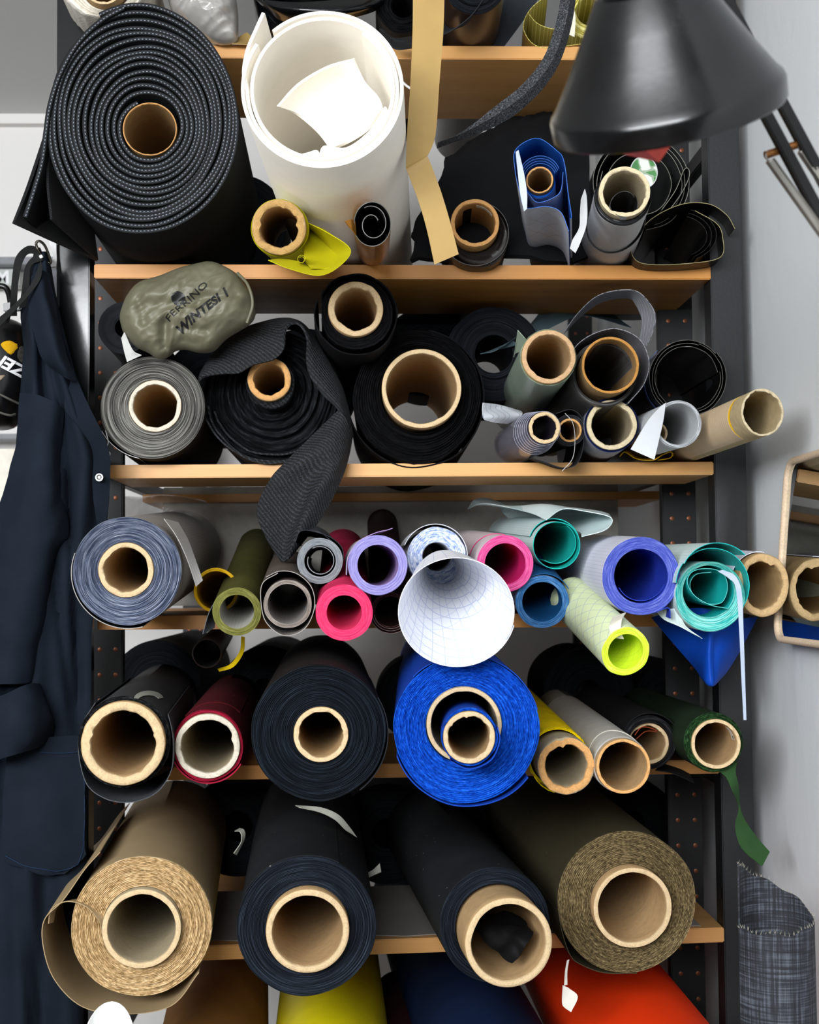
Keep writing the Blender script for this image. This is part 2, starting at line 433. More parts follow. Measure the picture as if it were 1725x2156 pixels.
def core(R, ro, ri, c=None, prot=.008, rag=.03, seed=1, body=None, cut=None, L=None, na=120, sy=1.0, name='cardboard_core', fuzz=0.0, slant=0.0):
    s = R.s; cx, cz = R.lp(*c) if c else (0, 0); L = L or R.L*.97; ro *= s; ri *= s; vs = []; fs = []; ix = []
    rnd = random.Random(seed*7+1); chips = [(rnd.uniform(0, 6.283), rnd.uniform(.05, .2), rnd.uniform(-1.6, 1.2)) for _ in range(11)]
    def chip(a):
        v = 0.0
        for c0, w0, h0 in chips:
            e0 = ((a-c0+pi) % (2*pi)-pi)/w0
            if abs(e0) < 3: v += h0*math.exp(-e0*e0)
        return v
    def ring(r, t, jr=0.0, jt=0.0, sd=0):
        b = len(vs)
        for k in range(na):
            a = 2*pi*k/na
            e = 1 + jr*(nz1(a, seed+sd, 1.7)*1.2 + .6*nz1(a, seed+sd+3.3, 4.3) + chip(a))
            vs.append((cx + r*e*cos(a), t + jt*nz1(a, seed+2, 5) + slant*sin(a)*r, cz + r*e*sin(a)*sy))
        return b
    p = -prot; w = ro-ri; rag *= 1.5
    seq = [(ring(ro, L), 0), (ring(ro, p+.02), 0), (ring(ro, p+.0015, rag*.15), 0), (ring(ro-w*.08, p, rag*.2+fuzz, .0008), 0),
           (ring(ro-w*.5, p-.0006, rag*.4, .0015), 1), (ring(ri+w*.12, p, rag, .002), 1), (ring(ri, p+.003, rag*.8, .002), 1),
           (ring(ri, p+.02, rag*.12), 2), (ring(ri, p+.1), 2), (ring(ri, p+.3), 2), (ring(ri, L), 2)]
    for (a, _), (b, m) in zip(seq, seq[1:]):
        for k in range(na):
            k2 = (k+1) % na; fs.append((a+k, b+k, b+k2, a+k2)); ix.append(0 if m == 2 else m)
    a, b = seq[-1][0], seq[0][0]
    for k in range(na): k2 = (k+1) % na; fs.append((a+k, b+k, b+k2, a+k2)); ix.append(0)
    return mk(name, vs, fs, [body or CARD, cut or CUT], R.o, ix, ang=55)
def arc(r0, r1, a0, a1, n=40, c=(0, 0), sy=1.0, wob=0.0, seed=1):
    out = []
    for i in range(n+1):
        f = i/n; a = radians(a0+(a1-a0)*f); r = (r0+(r1-r0)*f)*(1+wob*nz1(a, seed, 2))
        out.append((c[0]+r*cos(a), c[1]+r*sin(a)*sy))
    return out
def sheet(R, name, pts, th, mat, t0=0.0, t1=.5, t0f=None, edge=None, jag=0.0, seed=1, flare=None, inside=None):
    """thin wrap: cross-section polyline (metres, roll frame) carried along the axis"""
    n = len(pts); vs = []; fs = []; ix = []; P2 = [Vector((p[0], p[1])) for p in pts]
    ts = [0.0, .03, .12, .35, 1.0]; m = len(ts)
    for i in range(n):
        a = P2[max(i-1, 0)]; b = P2[min(i+1, n-1)]; d = (b-a); d = d.normalized() if d.length > 1e-9 else Vector((1, 0)); nn = Vector((-d.y, d.x))
        f = i/(n-1); q0 = (t0f(f) if t0f else t0) + jag*noise.noise(Vector((i*.6, seed*2.3, 0)))
        for k in ts:
            t = q0 + (t1-q0)*k; sc_ = 1.0 + (flare(f)*(1-k)**3 if flare else 0)
            o = P2[i]*sc_ + nn*th*.5; u = P2[i]*sc_ - nn*th*.5
            vs += [(o.x, t, o.y), (u.x, t, u.y)]
    def V(i, k, side): return (i*m+k)*2+side
    for i in range(n-1):
        fs.append((V(i,0,0), V(i,0,1), V(i+1,0,1), V(i+1,0,0))); ix.append(1)
        for k in range(m-1):
            fs.append((V(i,k,0), V(i+1,k,0), V(i+1,k+1,0), V(i,k+1,0))); ix.append(0)
            fs.append((V(i,k,1), V(i,k+1,1), V(i+1,k+1,1), V(i+1,k,1))); ix.append(2)
        fs.append((V(i,m-1,0), V(i+1,m-1,0), V(i+1,m-1,1), V(i,m-1,1))); ix.append(0)
    for i in (0, n-1):
        for k in range(m-1):
            q = (V(i,k,0), V(i,k+1,0), V(i,k+1,1), V(i,k,1)); fs.append(q if i == 0 else q[::-1]); ix.append(1)
    return mk(name, vs, fs, [mat, edge or mat, inside or mat], R.o, ix, ang=50)
def sc(R, pts): return [(x*R.s, y*R.s) for x, y in pts]

# common fabrics
K_BLACK = cloth('black_cloth', '#121315', rough=.8, sheen=.0, bump=.4)
K_CHAR = cloth('charcoal_cloth', '#202225', rough=.75, speck=.5)
F_BLACK = layers('black_wound_edge', ['#050607', '#14171b', '#262b33'], k1=10, k2=900)
F_BLUEBLACK = layers('blue_black_wound_edge', ['#0b0d12', '#1d222a', '#3a4250'], k1=12, k2=900)
F_FUZZ = layers('black_pile_edge', ['#020303', '#0a0a0c', '#17171b'], k1=60, k2=500, bump=1.0, rough=.9)
# ------------------------------------------------------------------ bottom row under the lowest board
RED = cloth('orange_red_cloth', '#f03a0c', rough=.6, var=.05, weave=1200)
YEL = ripstop('yellow_coated_cloth', '#e8d800', '#c9ba00', R=.12, sp=.0028, w=.4, amt=.35, rough=.5)
NAVY = cloth('navy_canvas', '#0b1d3c', rough=.75); BROWN = cloth('brown_cloth', '#7d5526', rough=.8); MARN = cloth('dark_maroon_cloth', '#2c0a10')
board(7, 205, 2380, 1530, 2366, 30, .42, PINE2)
def low(name, label, cx, cy, r, vp, mat, fm, seed, y):
    R = roll(name, label, cx, cy, r, vp, shelf=7, Y=-.3, L=1.6)
    wound(R, r, r*.42, fm, mat, seed=seed, nl=12); core(R, r*.42, r*.34, seed=seed); return R
R = low('fabric_roll', 'brown fabric roll with a cream band under the lowest shelf', 432, 2368, 134, (560, 1233), BROWN, layers('brown_edge', ['#4f3416', '#7d5526', '#a67a45'], k1=20), 3, 0)
sheet(R, 'cream_band', sc(R, arc(134, 134, 30, 150, 30)), .0012, plain('cream_tape', '#d8cdb8', .7), t0=.02, t1=.05)
low('fabric_roll', 'bright yellow coated fabric roll under the lowest shelf', 700, 2362, 142, (690, 1233), YEL, layers('yellow_edge', ['#b3a400', '#e8d800', '#f4ea60']), 4, 0)
low('fabric_roll', 'dark maroon fabric roll between the yellow and navy rolls', 880, 2420, 92, (760, 1300), MARN, F_BLACK, 5, 0)
low('fabric_roll', 'navy canvas roll beside the orange-red roll', 1078, 2362, 160, (600, 1233), NAVY, layers('navy_edge', ['#060f22', '#0d2145', '#1b3868']), 6, 0)
low('fabric_roll', 'bright orange-red fabric roll under the lowest shelf', 1425, 2350, 176, (720, 1233), RED, layers('red_edge', ['#9c1d05', '#f03a0c', '#ff6a3a']), 7, 0)

# ------------------------------------------------------------------ row on the lowest board
TAN = cloth('tan_canvas', '#a08a68', rough=.8, var=.06); TANF = layers('tan_wound_edge', ['#6f5733', '#a88b60', '#d9bd90', '#f0ddb8'], k1=130, k2=900, bump=.9, contrast=(.3, .72))
g5 = None
R = roll('fabric_roll', 'tan canvas roll with a loose outer sheet and curled strip', 298, 1950, 146, (550, 1233), shelf=6)
wound(R, 146, 82, TANF, TAN, ci=(300, 1950), nl=20, relief=.0016, seed=11, wob=.012)
core(R, 82, 70, (300, 1950), prot=.016, rag=.006, seed=2, body=CARDG)
s = R.s
sheet(R, 'loose_sheet', [(x*s, z*s) for x, z in [(v.x, v.y) for v in spline([(120, -98, 0), (62, -165, 0), (-35, -178, 0), (-120, -160, 0), (-176, -105, 0), (-200, -40, 0), (-200, 20, 0), (-160, 62, 0), (-120, 118, 0), (-90, 150, 0)], 7)]], .0012, TAN, t0=.0, t1=.5,
      t0f=lambda f: -.006 + .03*max(0, f-.75)*4)
patch('curled_strip', [[(102, 1945, R.Y-.01), (112, 1942, R.Y+.02)], [(108, 1915, R.Y-.012), (122, 1908, R.Y+.03)], [(140, 1898, R.Y-.014), (160, 1893, R.Y+.03)], [(180, 1908, R.Y-.014), (198, 1900, R.Y+.02)], [(208, 1938, R.Y-.012), (218, 1918, R.Y+.004)], [(214, 1962, R.Y-.012), (222, 1935, R.Y-.002)]], TAN, R.o)
R = roll('fabric_roll', 'black cloth roll with blue-grey edge between tan and hollow-cored rolls', 646, 1950, 146, (655, 1150), shelf=6)
wound(R, 146, 87, F_BLUEBLACK, K_CHAR, ci=(648, 1952), nl=22, seed=12)
core(R, 87, 73, (648, 1952), prot=.022, rag=.004, seed=3)
sheet(R, 'top_wrap', sc(R, arc(148, 147, 150, 62, 24)), .001, K_CHAR, t0=.004, t1=.8)
R = roll('fabric_roll', 'black roll whose long cardboard core holds a crumpled black scrap', 1043, 1948, 117, (520, 1233), shelf=6)
wound(R, 117, 88, F_BLUEBLACK, K_CHAR, ci=(1046, 1950), nl=14, seed=13, sy=1.03)
core(R, 90, 76, (1052, 1958), prot=.075, rag=.006, seed=4)
ROLLK = R
KH = cloth('olive_drab_canvas', '#3c3626', rough=.75, var=.08, speck=.3); KHF = layers('olive_drab_edge', ['#2e2618', '#5a4c34', '#82714f', '#9c8a66'], k1=200, k2=620, bump=1.0, contrast=(.32, .7))
R = roll('fabric_roll', 'olive-brown canvas roll with a braided looking edge and white tag string', 1320, 1898, 148, (640, 1180), shelf=6)
wound(R, 148, 83, KHF, KH, ci=(1325, 1903), nl=20, relief=.0016, seed=14)
core(R, 83, 72, (1325, 1903), prot=.024, rag=.004, seed=5)
ROLLKH = R
sheet(R, 'loose_sheet', [(v.x*R.s, v.y*R.s) for v in spline([(20, -150, 0), (-50, -147, 0), (-100, -128, 0), (-122, -108, 0), (-138, -60, 0), (-145, -20, 0)], 6)], .0012, KH, t0=.0, t1=.5)
# ------------------------------------------------------------------ fourth row
R = roll('fabric_roll', 'dark grey coated fabric roll around a wide cardboard core, torn tape on top', 262, 1562, 96, (560, 1225), shelf=5)
DG = cloth('dark_grey_coated', '#3d3e40', rough=.6, var=.1); DGI = cloth('grey_fabric_inside', '#4b4e52', rough=.8)
wound(R, 96, 87, layers('dark_grey_wavy_edge', ['#060606', '#1c1d1f', '#4d4f53'], k1=160, k2=500, bump=1.0), DG, nl=5, seed=21)
core(R, 87, 67, prot=.02, rag=.035, seed=6, cut=CUT)
sheet(R, 'loose_sheet', [(v.x*R.s, v.y*R.s) for v in spline([(-62, 82, 0), (-85, 45, 0), (-97, 0, 0), (-92, -50, 0), (-75, -95, 0), (-35, -122, 0), (15, -128, 0), (65, -110, 0), (95, -68, 0), (101, -20, 0), (98, 20, 0), (90, 55, 0)], 8)], .0012, DGI, t0=.01, t1=.6, edge=DGI, inside=DG, jag=.002)
ROLL4A = R
R = roll('fabric_roll', 'maroon fabric roll on a whitish cardboard core beside the black roll', 438, 1570, 76, (640, 1225), shelf=5)
MAR = cloth('maroon_cloth', '#551019', rough=.85, speck=.6); MARF = layers('maroon_edge', ['#5a0f1c', '#8f1530', '#a81e3c'], k1=20, k2=300)
wound(R, 75, 68, MARF, MAR, nl=3, seed=22, wob=.02); core(R, 68, 55, prot=.006, rag=.03, seed=8, body=CARDG, cut=CUTW)
sheet(R, 'loose_sheet', sc(R, arc(77, 79, 205, 330, 30)), .0018, MARF, t0=-.002, t1=.5)
sheet(R, 'overlap_edge', sc(R, arc(77, 76, 140, 40, 24)), .0014, MAR, t0f=lambda f: .10+.05*f, t1=.7)
R = roll('fabric_roll', 'black cloth roll with blue-black edge touching the bright blue roll', 672, 1543, 142, (690, 1215), shelf=5)
wound(R, 142, 58, layers('navy_black_edge', ['#07090c', '#12171d', '#262e38'], k1=16, k2=800), cloth('brown_black_cloth', '#1a1614', speck=.5), ci=(676, 1546), nl=26, seed=23, wob=.016)
core(R, 58, 47, (676, 1546), prot=.003, rag=.025, seed=9)
sheet(R, 'outer_turn', sc(R, arc(144, 148, 30, -55, 30)), .0012, K_CHAR, t0=.0, t1=.4)
BLU = cloth('royal_blue_cloth', '#0d3c9e', rough=.75, var=.1); BLUF = layers('bright_blue_edge', ['#042a78', '#0a4bb8', '#1c6ad8', '#5a9af0'], k1=150, k2=700, bump=.9, contrast=(.3, .78))
R = roll('fabric_roll', 'big bright blue fabric roll with a smaller blue roll pushed into its core', 982, 1536, 155, (860, 1215), shelf=5)
wound(R, 152, 80, BLUF, BLU, ci=(977, 1527), nl=22, seed=24, relief=.0018, wob=.02, sy=1.02)
core(R, 79, 69, (977, 1524), prot=.010, rag=.004, seed=10, body=CARDG, cut=cutboard('cardboard_cut_pale', '#cdb591'))
sheet(R, 'outer_turn', sc(R, arc(155, 163, 200, 322, 40, wob=.01)), .0016, BLU, t0=-.004, t1=.6)
sheet(R, 'edge_turn', sc(R, arc(157, 155, 135, 15, 40, wob=.012)), .0014, BLU, t0=-.001, t1=.6)
YB, cB = R.Y, R
R2 = roll('fabric_roll', 'small blue fabric roll sticking out of the big blue roll', 988, 1552, 62, (905, 1330), Y=YB-.075, L=.4)
wound(R2, 60, 55, BLUF, BLU, nl=3, seed=25, wob=.03); core(R2, 55, 44, prot=.004, rag=.04, seed=14, cut=cutboard('cardboard_cut_pale', '#cdb591'))
sheet(R2, 'loose_end', [(v.x*R2.s, v.y*R2.s) for v in spline([(-40, -50, 0), (0, -66, 0), (45, -48, 0), (64, -8, 0), (60, 20, 0)], 8)] , .0014, BLU, t0=-.002, t1=.2)
YW = cloth('yellow_cloth', '#e6c400', rough=.8); 
R = roll('fabric_roll', 'frayed yellow fabric roll with a thick fibrous cardboard core', 1192, 1612, 60, (850, 1200), shelf=5)
wound(R, 66, 60, cloth('yellow_frayed', '#ead300', bump=1.0, weave=300), YW, nl=3, seed=26, jag=.05, t0=.055, co=(1184, 1606))
core(R, 60, 44, prot=.004, rag=.035, seed=15, cut=CUTB, body=CARDG, fuzz=.02)
for i, (a0, a1, rr) in enumerate(((205, 262, 72), (278, 292, 76))):
    sheet(R, 'frayed_end', sc(R, arc(64, rr, a0, a1, 14, c=(-6*R.s/R.s, 4))), .0016, cloth('yellow_frayed', '#ead300'), t0=.05, t1=.3, jag=.012, seed=i)
R = roll('fabric_roll', 'pale grey coated fabric roll on a clean cardboard core', 1312, 1613, 59, (850, 1215), shelf=5)
LG = plain('pale_grey_coated', '#bfbab0', rough=.5, bump=.05)
wound(R, 59.5, 57, plain('white_edge', '#c9c6c4', .6), LG, nl=2, seed=27, t0=.012); core(R, 57, 50, prot=.004, rag=.012, seed=16, cut=CUTB)
sheet(R, 'overlap_edge', sc(R, arc(61, 60.5, 175, 40, 20)), .001, LG, t0f=lambda f: .06+.03*sin(f*3), t1=.7)
R = roll('fabric_roll', 'black felt-like roll with rust threads in its core behind the pale grey roll', 1368, 1563, 56, (830, 1240), shelf=5)
DKF = cloth('black_felt', '#1b1b1c', rough=.95, bump=.6)
wound(R, 56, 44, layers('black_felt_edge', ['#0c0c0d', '#1d1d1f', '#37373a'], k1=30, k2=300), DKF, nl=5, seed=28, ci=(1368, 1566))
core(R, 44, 36, (1368, 1567), prot=-.012, rag=.04, seed=17)
sheet(R, 'loose_sheet', sc(R, arc(57, 66, 150, 0, 30)), .0014, DKF, t0=.004, t1=.6)
patch('loose_flap', [[(1380, 1622, R.Y+.004), (1400, 1600, R.Y+.2)], [(1415, 1628, R.Y+.01), (1440, 1615, R.Y+.2)], [(1462, 1648, R.Y+.02), (1455, 1634, R.Y+.12)]], DKF, R.o)
tube('rust_thread', [(1337, 1548, R.Y-.004), (1350, 1532, R.Y-.004), (1368, 1532, R.Y-.003), (1384, 1540, R.Y), (1360, 1540, R.Y+.01), (1340, 1556, R.Y)], .0008, cloth('rust_thread', '#8a3a22'), R.o)
GRN = cloth('forest_green_cloth', '#1e2d1c', rough=.8); GRNF = layers('green_wavy_edge', ['#0a1209', '#1f3a1d', '#3d6238'], k1=170, k2=420, bump=1.0)
R = roll('fabric_roll', 'dark green fabric roll with a hanging green selvedge strip', 1503, 1563, 61, (900, 1290), shelf=5)
wound(R, 62, 51, GRNF, GRN, nl=5, seed=29, ci=(1507, 1566)); core(R, 52, 44, (1507, 1566), prot=.004, rag=.012, seed=18)
sheet(R, 'printed_label', [(x*R.s, z*R.s) for x, z in arc(43.4, 43.4, 8, 48, 8, c=(4, -3))], .0003, plain('label_paper', '#cfcabd', .7), t0=.012, t1=.03)
sheet(R, 'printed_bar', [(x*R.s, z*R.s) for x, z in arc(43, 43, 10, 20, 5, c=(4, -3))], .0003, plain('label_ink', '#1a1a1a', .7), t0=.013, t1=.018)
YG = R.Y
GRS = cloth('green_webbing', '#2c4a28', rough=.85, bump=.5)
patch('hanging_selvedge', [[(1512, 1622, YG+.004), (1552, 1604, YG+.012)], [(1530, 1638, YG+.008), (1549, 1626, YG+.014)], [(1543, 1665, YG+.005), (1555, 1655, YG+.02)], [(1556, 1700, YG+.03), (1558, 1695, YG+.03)], [(1549, 1738, YG+.01), (1566, 1722, YG+.03)], [(1562, 1785, YG-.005), (1590, 1758, YG+.02)], [(1605, 1824, YG-.01), (1621, 1794, YG+.01)]], GRS, R.o, th=.0014)
R = roll('fabric_roll', 'small dark brown fabric tube lying on top of the maroon roll', 436, 1376, 31, (560, 1215), Y=-.03, L=.8)
wound(R, 31, 28, cloth('dark_brown_coated', '#2c2420', rough=.5), cloth('dark_brown_coated', '#2c2420', rough=.5), nl=2, seed=30, inner=K_BLACK)
# ------------------------------------------------------------------ third row: ripstop and sailcloth rolls
def rs(nm, col, lc, R=.04, **k): return ripstop(nm, col, lc, R=R, **k)
WHT = rs('white_ripstop', '#c9c8d2', '#a9abbd', R=.05, sp=.006, w=.12, amt=.7)
R = roll('ripstop_roll', 'large grey ripstop roll with blue-grey streaked edge on the shelf end', 268, 1203, 116, (690, None), shelf=4, Y=-.24, L=.85)
GRP = rs('grey_ripstop', '#8f8c88', '#a6a39e', R=.08, sp=.005, w=.15)
wound(R, 114, 58, layers('blue_grey_edge', ['#232a3a', '#4c566e', '#8d93a3', '#c9ccd4'], k1=30, k2=800, contrast=(.28, .76)), GRP, ci=(266, 1200), nl=26, seed=31)
core(R, 58, 46, (266, 1200), prot=.003, rag=.02, seed=19)
sheet(R, 'outer_turn', sc(R, arc(115, 121, 160, 285, 40)), .0012, K_BLACK, t0=-.002, t1=.6, edge=GRP)
patch('loose_flap', [[(345, 1092, R.Y+.02), (375, 1100, R.Y+.06)], [(372, 1130, R.Y+.005), (395, 1135, R.Y+.04)], [(395, 1180, R.Y), (412, 1180, R.Y+.02)], [(413, 1235, R.Y), (427, 1222, R.Y+.01)]], GRP, R.o)
def holl(name, label, cx, cy, r, ri, vp, Y, cols, side, inner, seed, shelf=None, nl=5, L=.8, k1=55, k2=900, **kw):
    R = roll(name, label, cx, cy, r, vp, Y=Y, shelf=shelf, L=L)
    R.f = layers('edge_of_%d' % seed, cols, k1=k1, k2=k2, contrast=(.25, .78))
    wound(R, r, ri, R.f, side, inner=inner, seed=seed, nl=nl, na=80, relief=.0003, tele=.0004, **kw); return R
G = 'small ripstop rolls piled on the middle shelf'
R = holl('ripstop_roll', 'orange-yellow fabric roll with grey back beside the big grey roll', 455, 1243, 47, 40, (690, None), -.08, ['#8a6a08', '#c79a10', '#e0b83a'], rs('grey_backed', '#7a7468', '#8a8478'), cloth('yellow_lining', '#b98a08', rough=.7), 32, shelf=4, nl=3)
R = holl('ripstop_roll', 'olive green fabric roll with a grey lining and loose grey corner', 499, 1288, 51, 36, (660, None), -.2, ['#3c3c16', '#6c6c34', '#97975e'], cloth('olive_cloth', '#4c4a22'), rs('pale_lining', '#a8a69e', '#c4c2ba', R=.03), 33, shelf=4, nl=6)
patch('loose_corner', [[(460, 1255, R.Y+.01), (470, 1240, R.Y+.1)], [(440, 1290, R.Y+.015), (455, 1275, R.Y+.1)], [(427, 1335, R.Y+.02), (452, 1322, R.Y+.05)]], cloth('slate_coated', '#5a5c60', rough=.6), R.o)
R = holl('ripstop_roll', 'taupe fabric roll with loose outer turns next to the olive roll', 606, 1272, 51, 42, (640, None), -.24, ['#4d4640', '#8a8078', '#b9b0a6'], cloth('taupe_cloth', '#5b514a'), rs('taupe_lining', '#8b8580', '#a09a94', R=.03), 34, shelf=4, nl=5)
sheet(R, 'outer_turn', sc(R, [(v.x, v.y) for v in spline([(-20, 66, 0), (-52, 45, 0), (-56, 5, 0), (-45, -38, 0), (-8, -66, 0), (35, -52, 0), (56, -8, 0), (50, 35, 0), (20, 64, 0), (-15, 70, 0), (-45, 58, 0)], 8)]), .001, rs('taupe_lining', '#8b8580', '#a09a94'), t0=-.002, t1=.6, edge=rs('taupe_lining', '#8b8580', '#a09a94'), inside=cloth('taupe_cloth', '#5b514a'))
R = holl('ripstop_roll', 'pink-red fabric roll below the lavender roll', 725, 1290, 60, 37, (720, None), -.26, ['#c01c48', '#e83a68', '#f55a80'], cloth('pink_cloth', '#c92a55'), cloth('pink_lining', '#d83560', rough=.7), 35, shelf=4, nl=8)
R = holl('ripstop_roll', 'dark wine coloured loosely wound roll tucked between pink roll and white cone', 822, 1288, 42, 32, (760, None), -.12, ['#1c0c0c', '#40201e', '#8a6a64'], cloth('wine_cloth', '#2b1312'), cloth('wine_lining', '#2b1716'), 36, shelf=4, nl=3)
for k in range(3): sheet(R, 'loose_turn', sc(R, arc(34+k*4, 36+k*5, 190, 345, 24)), .0007, cloth('wine_cloth', '#2b1312'), t0=-.004-k*.002, t1=.3, edge=cloth('wine_edge', '#a08880'))
R = holl('ripstop_roll', 'mid grey fabric roll on top, under the hanging black mesh tail', 674, 1181, 48, 33, (690, 1190), -.2, ['#55585c', '#7e8286', '#a2a5a8'], cloth('dark_grey_cloth', '#2e3034'), cloth('grey_lining', '#8a8c90'), 37, nl=7)
sheet(R, 'inner_turn', sc(R, arc(31, 26, 120, -200, 40)), .001, cloth('grey_lining', '#8a8c90'), t0=-.001, t1=.5)
sheet(R, 'loose_flap', sc(R, [(v.x, v.y) for v in spline([(50, 0, 0), (46, 28, 0), (22, 50, 0), (-20, 64, 0), (-42, 62, 0), (-52, 40, 0)], 8)]), .001, cloth('dark_grey_cloth', '#2e3034'), t0=.004, t1=.5)
patch('curled_corner', [[(640, 1122, R.Y+.04), (668, 1108, R.Y+.12)], [(668, 1118, R.Y+.02), (690, 1122, R.Y+.1)], [(700, 1140, R.Y+.01), (712, 1150, R.Y+.06)]], cloth('dark_grey_cloth', '#2e3034'), R.o)
LAV = rs('lavender_back', '#c9c5d4', '#c0bccb')
R = holl('ripstop_roll', 'lavender ripstop roll with a pale back and lifted outer edge', 796, 1190, 63, 43, (690, 1170), -.26, ['#6a62a0', '#8f88bf', '#b0aad6'], LAV, cloth('lavender_lining', '#a086b8', rough=.6), 38, nl=8)
sheet(R, 'loose_flap', sc(R, [(v.x, v.y) for v in spline([(-66, -20, 0), (-62, 18, 0), (-40, 50, 0), (-5, 68, 0), (20, 74, 0), (32, 78, 0)], 8)]), .001, LAV, t0=.006, t1=.5, edge=cloth('lavender_lining', '#a086b8', rough=.6), inside=cloth('lavender_lining', '#a086b8', rough=.6))
WB = layers('white_blue_specked_edge', ['#4a66a8', '#9fb0d4', '#d9dde8', '#eceef2'], k1=120, k2=300, contrast=(.28, .7))
WG = rs('white_blue_diamond', '#d9dbe2', '#8fa2cc', R=.05, sp=.026, w=.05, mode='diamond', slope=.6, amt=.6)
R = roll('sailcloth_roll', 'white sailcloth roll with blue specked edge behind the white cone', 920, 1172, 66, (800, 1165), Y=-.17, L=.8)
wound(R, 62, 30, WB, WG, inner=WG, seed=39, nl=8, wob=.03); sheet(R, 'outer_turn', sc(R, arc(64, 72, 0, 160, 30)), .0009, WG, t0=-.004, t1=.5)
MAG = rs('pinkish_white_back', '#ddd0d4', '#c4b6bc', R=.05)
R = holl('ripstop_roll', 'magenta ripstop roll with pinkish white back below the teal roll', 1064, 1187, 60, 43, (690, 1080), -.18, ['#a82a66', '#cf4e8a', '#e58ab4'], MAG, cloth('magenta_lining', '#d0246e', rough=.6), 40, nl=7)
sheet(R, 'overlap_edge', sc(R, arc(62, 61, 165, 60, 20)), .001, MAG, t0=.11, t1=.7, edge=cloth('magenta_lining', '#d0246e'))
TEAB = rs('teal_white_back', '#cddcdc', '#a8c2c4', R=.05, sp=.006, w=.1)
TEAI = cloth('teal_lining', '#1cb0a6', rough=.5, var=.08)
R = roll('ripstop_roll', 'thin teal ripstop sheet rolled open with a pale back', 1172, 1148, 51, (700, 1075), Y=-.14, L=.8)
sheet(R, 'wound_fabric', sc(R, arc(50, 49, 60, -300, 60)), .0012, TEAB, t0=0, t1=.8, edge=TEAI, inside=TEAI)
sheet(R, 'inner_turn', sc(R, arc(47, 38, -300, -480, 40)), .0012, TEAB, t0f=lambda f: .004+.03*f, t1=.7, edge=TEAI, inside=TEAI)
sheet(R, 'outer_turn', sc(R, arc(54, 57, 160, 20, 30)), .0012, TEAB, t0=.03, t1=.7, edge=TEAI, inside=TEAI)
y = R.Y
patch('loose_sheet', [[(1150, 1095, y+.01), (1110, 1078, y+.1), (1020, 1060, y+.3), (985, 1072, y+.5)], [(1185, 1072, y+.03), (1135, 1062, y+.12), (1060, 1068, y+.3), (1000, 1052, y+.45)], [(1230, 1076, y+.03), (1175, 1066, y+.14), (1090, 1070, y+.32), (1030, 1050, y+.48)], [(1287, 1090, y+.02), (1262, 1078, y+.12), (1120, 1075, y+.4), (1050, 1062, y+.5)], [(1276, 1115, y+.0), (1250, 1100, y+.1), (1130, 1090, y+.4), (1060, 1080, y+.5)], [(1225, 1130, y+.0), (1215, 1118, y+.09), (1140, 1098, y+.4), (1070, 1090, y+.5)]], TEAB, R.o)
R = holl('ripstop_roll', 'steel blue ripstop roll below the teal roll', 1142, 1267, 56, 42, (860, None), -.16, ['#1d4672', '#35699e', '#84a8cc'], rs('steel_back', '#8d93a8', '#7880a0'), cloth('steel_lining', '#1c588e', rough=.6), 41, shelf=4, nl=6)
sheet(R, 'loose_turn', sc(R, arc(57, 62, 150, 25, 24)), .0008, cloth('steel_lining', '#1c588e', rough=.6), t0=.0, t1=.4)
RB = rs('lilac_white_back', '#d6d6e2', '#b4b4cc', R=.06, sp=.006, w=.1)
R = holl('ripstop_roll', 'royal blue ripstop roll with a lilac-white back beside the turquoise roll', 1350, 1213, 83, 57, (700, 1100), -.26, ['#2a358c', '#4a56ac', '#8a92d0'], RB, cloth('royal_lining', '#2438a4', rough=.6), 42, nl=10)
sheet(R, 'inner_turn', sc(R, arc(56, 50, -20, -150, 30)), .001, cloth('royal_lining', '#2438a4', rough=.6), t0=.01, t1=.5)
patch('loose_corner', [[(1380, 1290, R.Y+.005), (1360, 1290, R.Y+.1)], [(1408, 1280, R.Y+.0), (1390, 1270, R.Y+.1)], [(1412, 1302, R.Y+.004), (1395, 1296, R.Y+.06)]], cloth('royal_lining', '#2438a4', rough=.6), R.o)
TQ = rs('turquoise_back', '#cfe0dc', '#a9c8c6', R=.06, sp=.006, w=.1); TQI = cloth('turquoise_lining', '#1cb4b0', rough=.5)
TQD = rs('turquoise_yarn', '#1cb4b0', '#0a5f66', R=.06, sp=.018, w=.05, mode='diamond', amt=.8)
R = roll('sailcloth_roll', 'turquoise sailcloth roll with loose inner curl and a white hanging strip', 1498, 1245, 78, (790, 1170), Y=-.27, L=.8)
wound(R, 74, 54, layers('turquoise_edge', ['#108a8a', '#35b0aa', '#86d0c8', '#b9e2da'], k1=30, k2=800, contrast=(.25, .7)), TQ, inner=TQI, ci=(1492, 1245), seed=43, nl=8, co=(1496, 1256))
sheet(R, 'outer_turn', sc(R, arc(78, 80, 175, -85, 60, c=(0, 12))), .001, TQ, t0f=lambda f: -.012+.012*f, t1=.6, edge=TQI, inside=TQD)
sheet(R, 'outer_turn', sc(R, arc(74, 84, 150, 40, 40, c=(2, 22))), .001, TQ, t0=-.02, t1=.5, edge=TQI, inside=TQD)
sheet(R, 'inner_curl', sc(R, [(v.x, v.y) for v in spline([(32, -36, 0), (-5, -28, 0), (-38, -8, 0), (-52, 20, 0), (-40, 42, 0), (-8, 48, 0), (22, 40, 0), (34, 18, 0), (32, -8, 0), (18, -26, 0), (-16, -24, 0), (-38, -4, 0), (-42, 18, 0), (-28, 36, 0), (4, 40, 0)], 7)]), .0009, TQI, t0f=lambda f: -.01+.02*f, t1=.4, edge=cloth('turquoise_edge_pale', '#5ab8b4'))
y = R.Y
WST = plain('white_tape', '#a3aec2', .5)
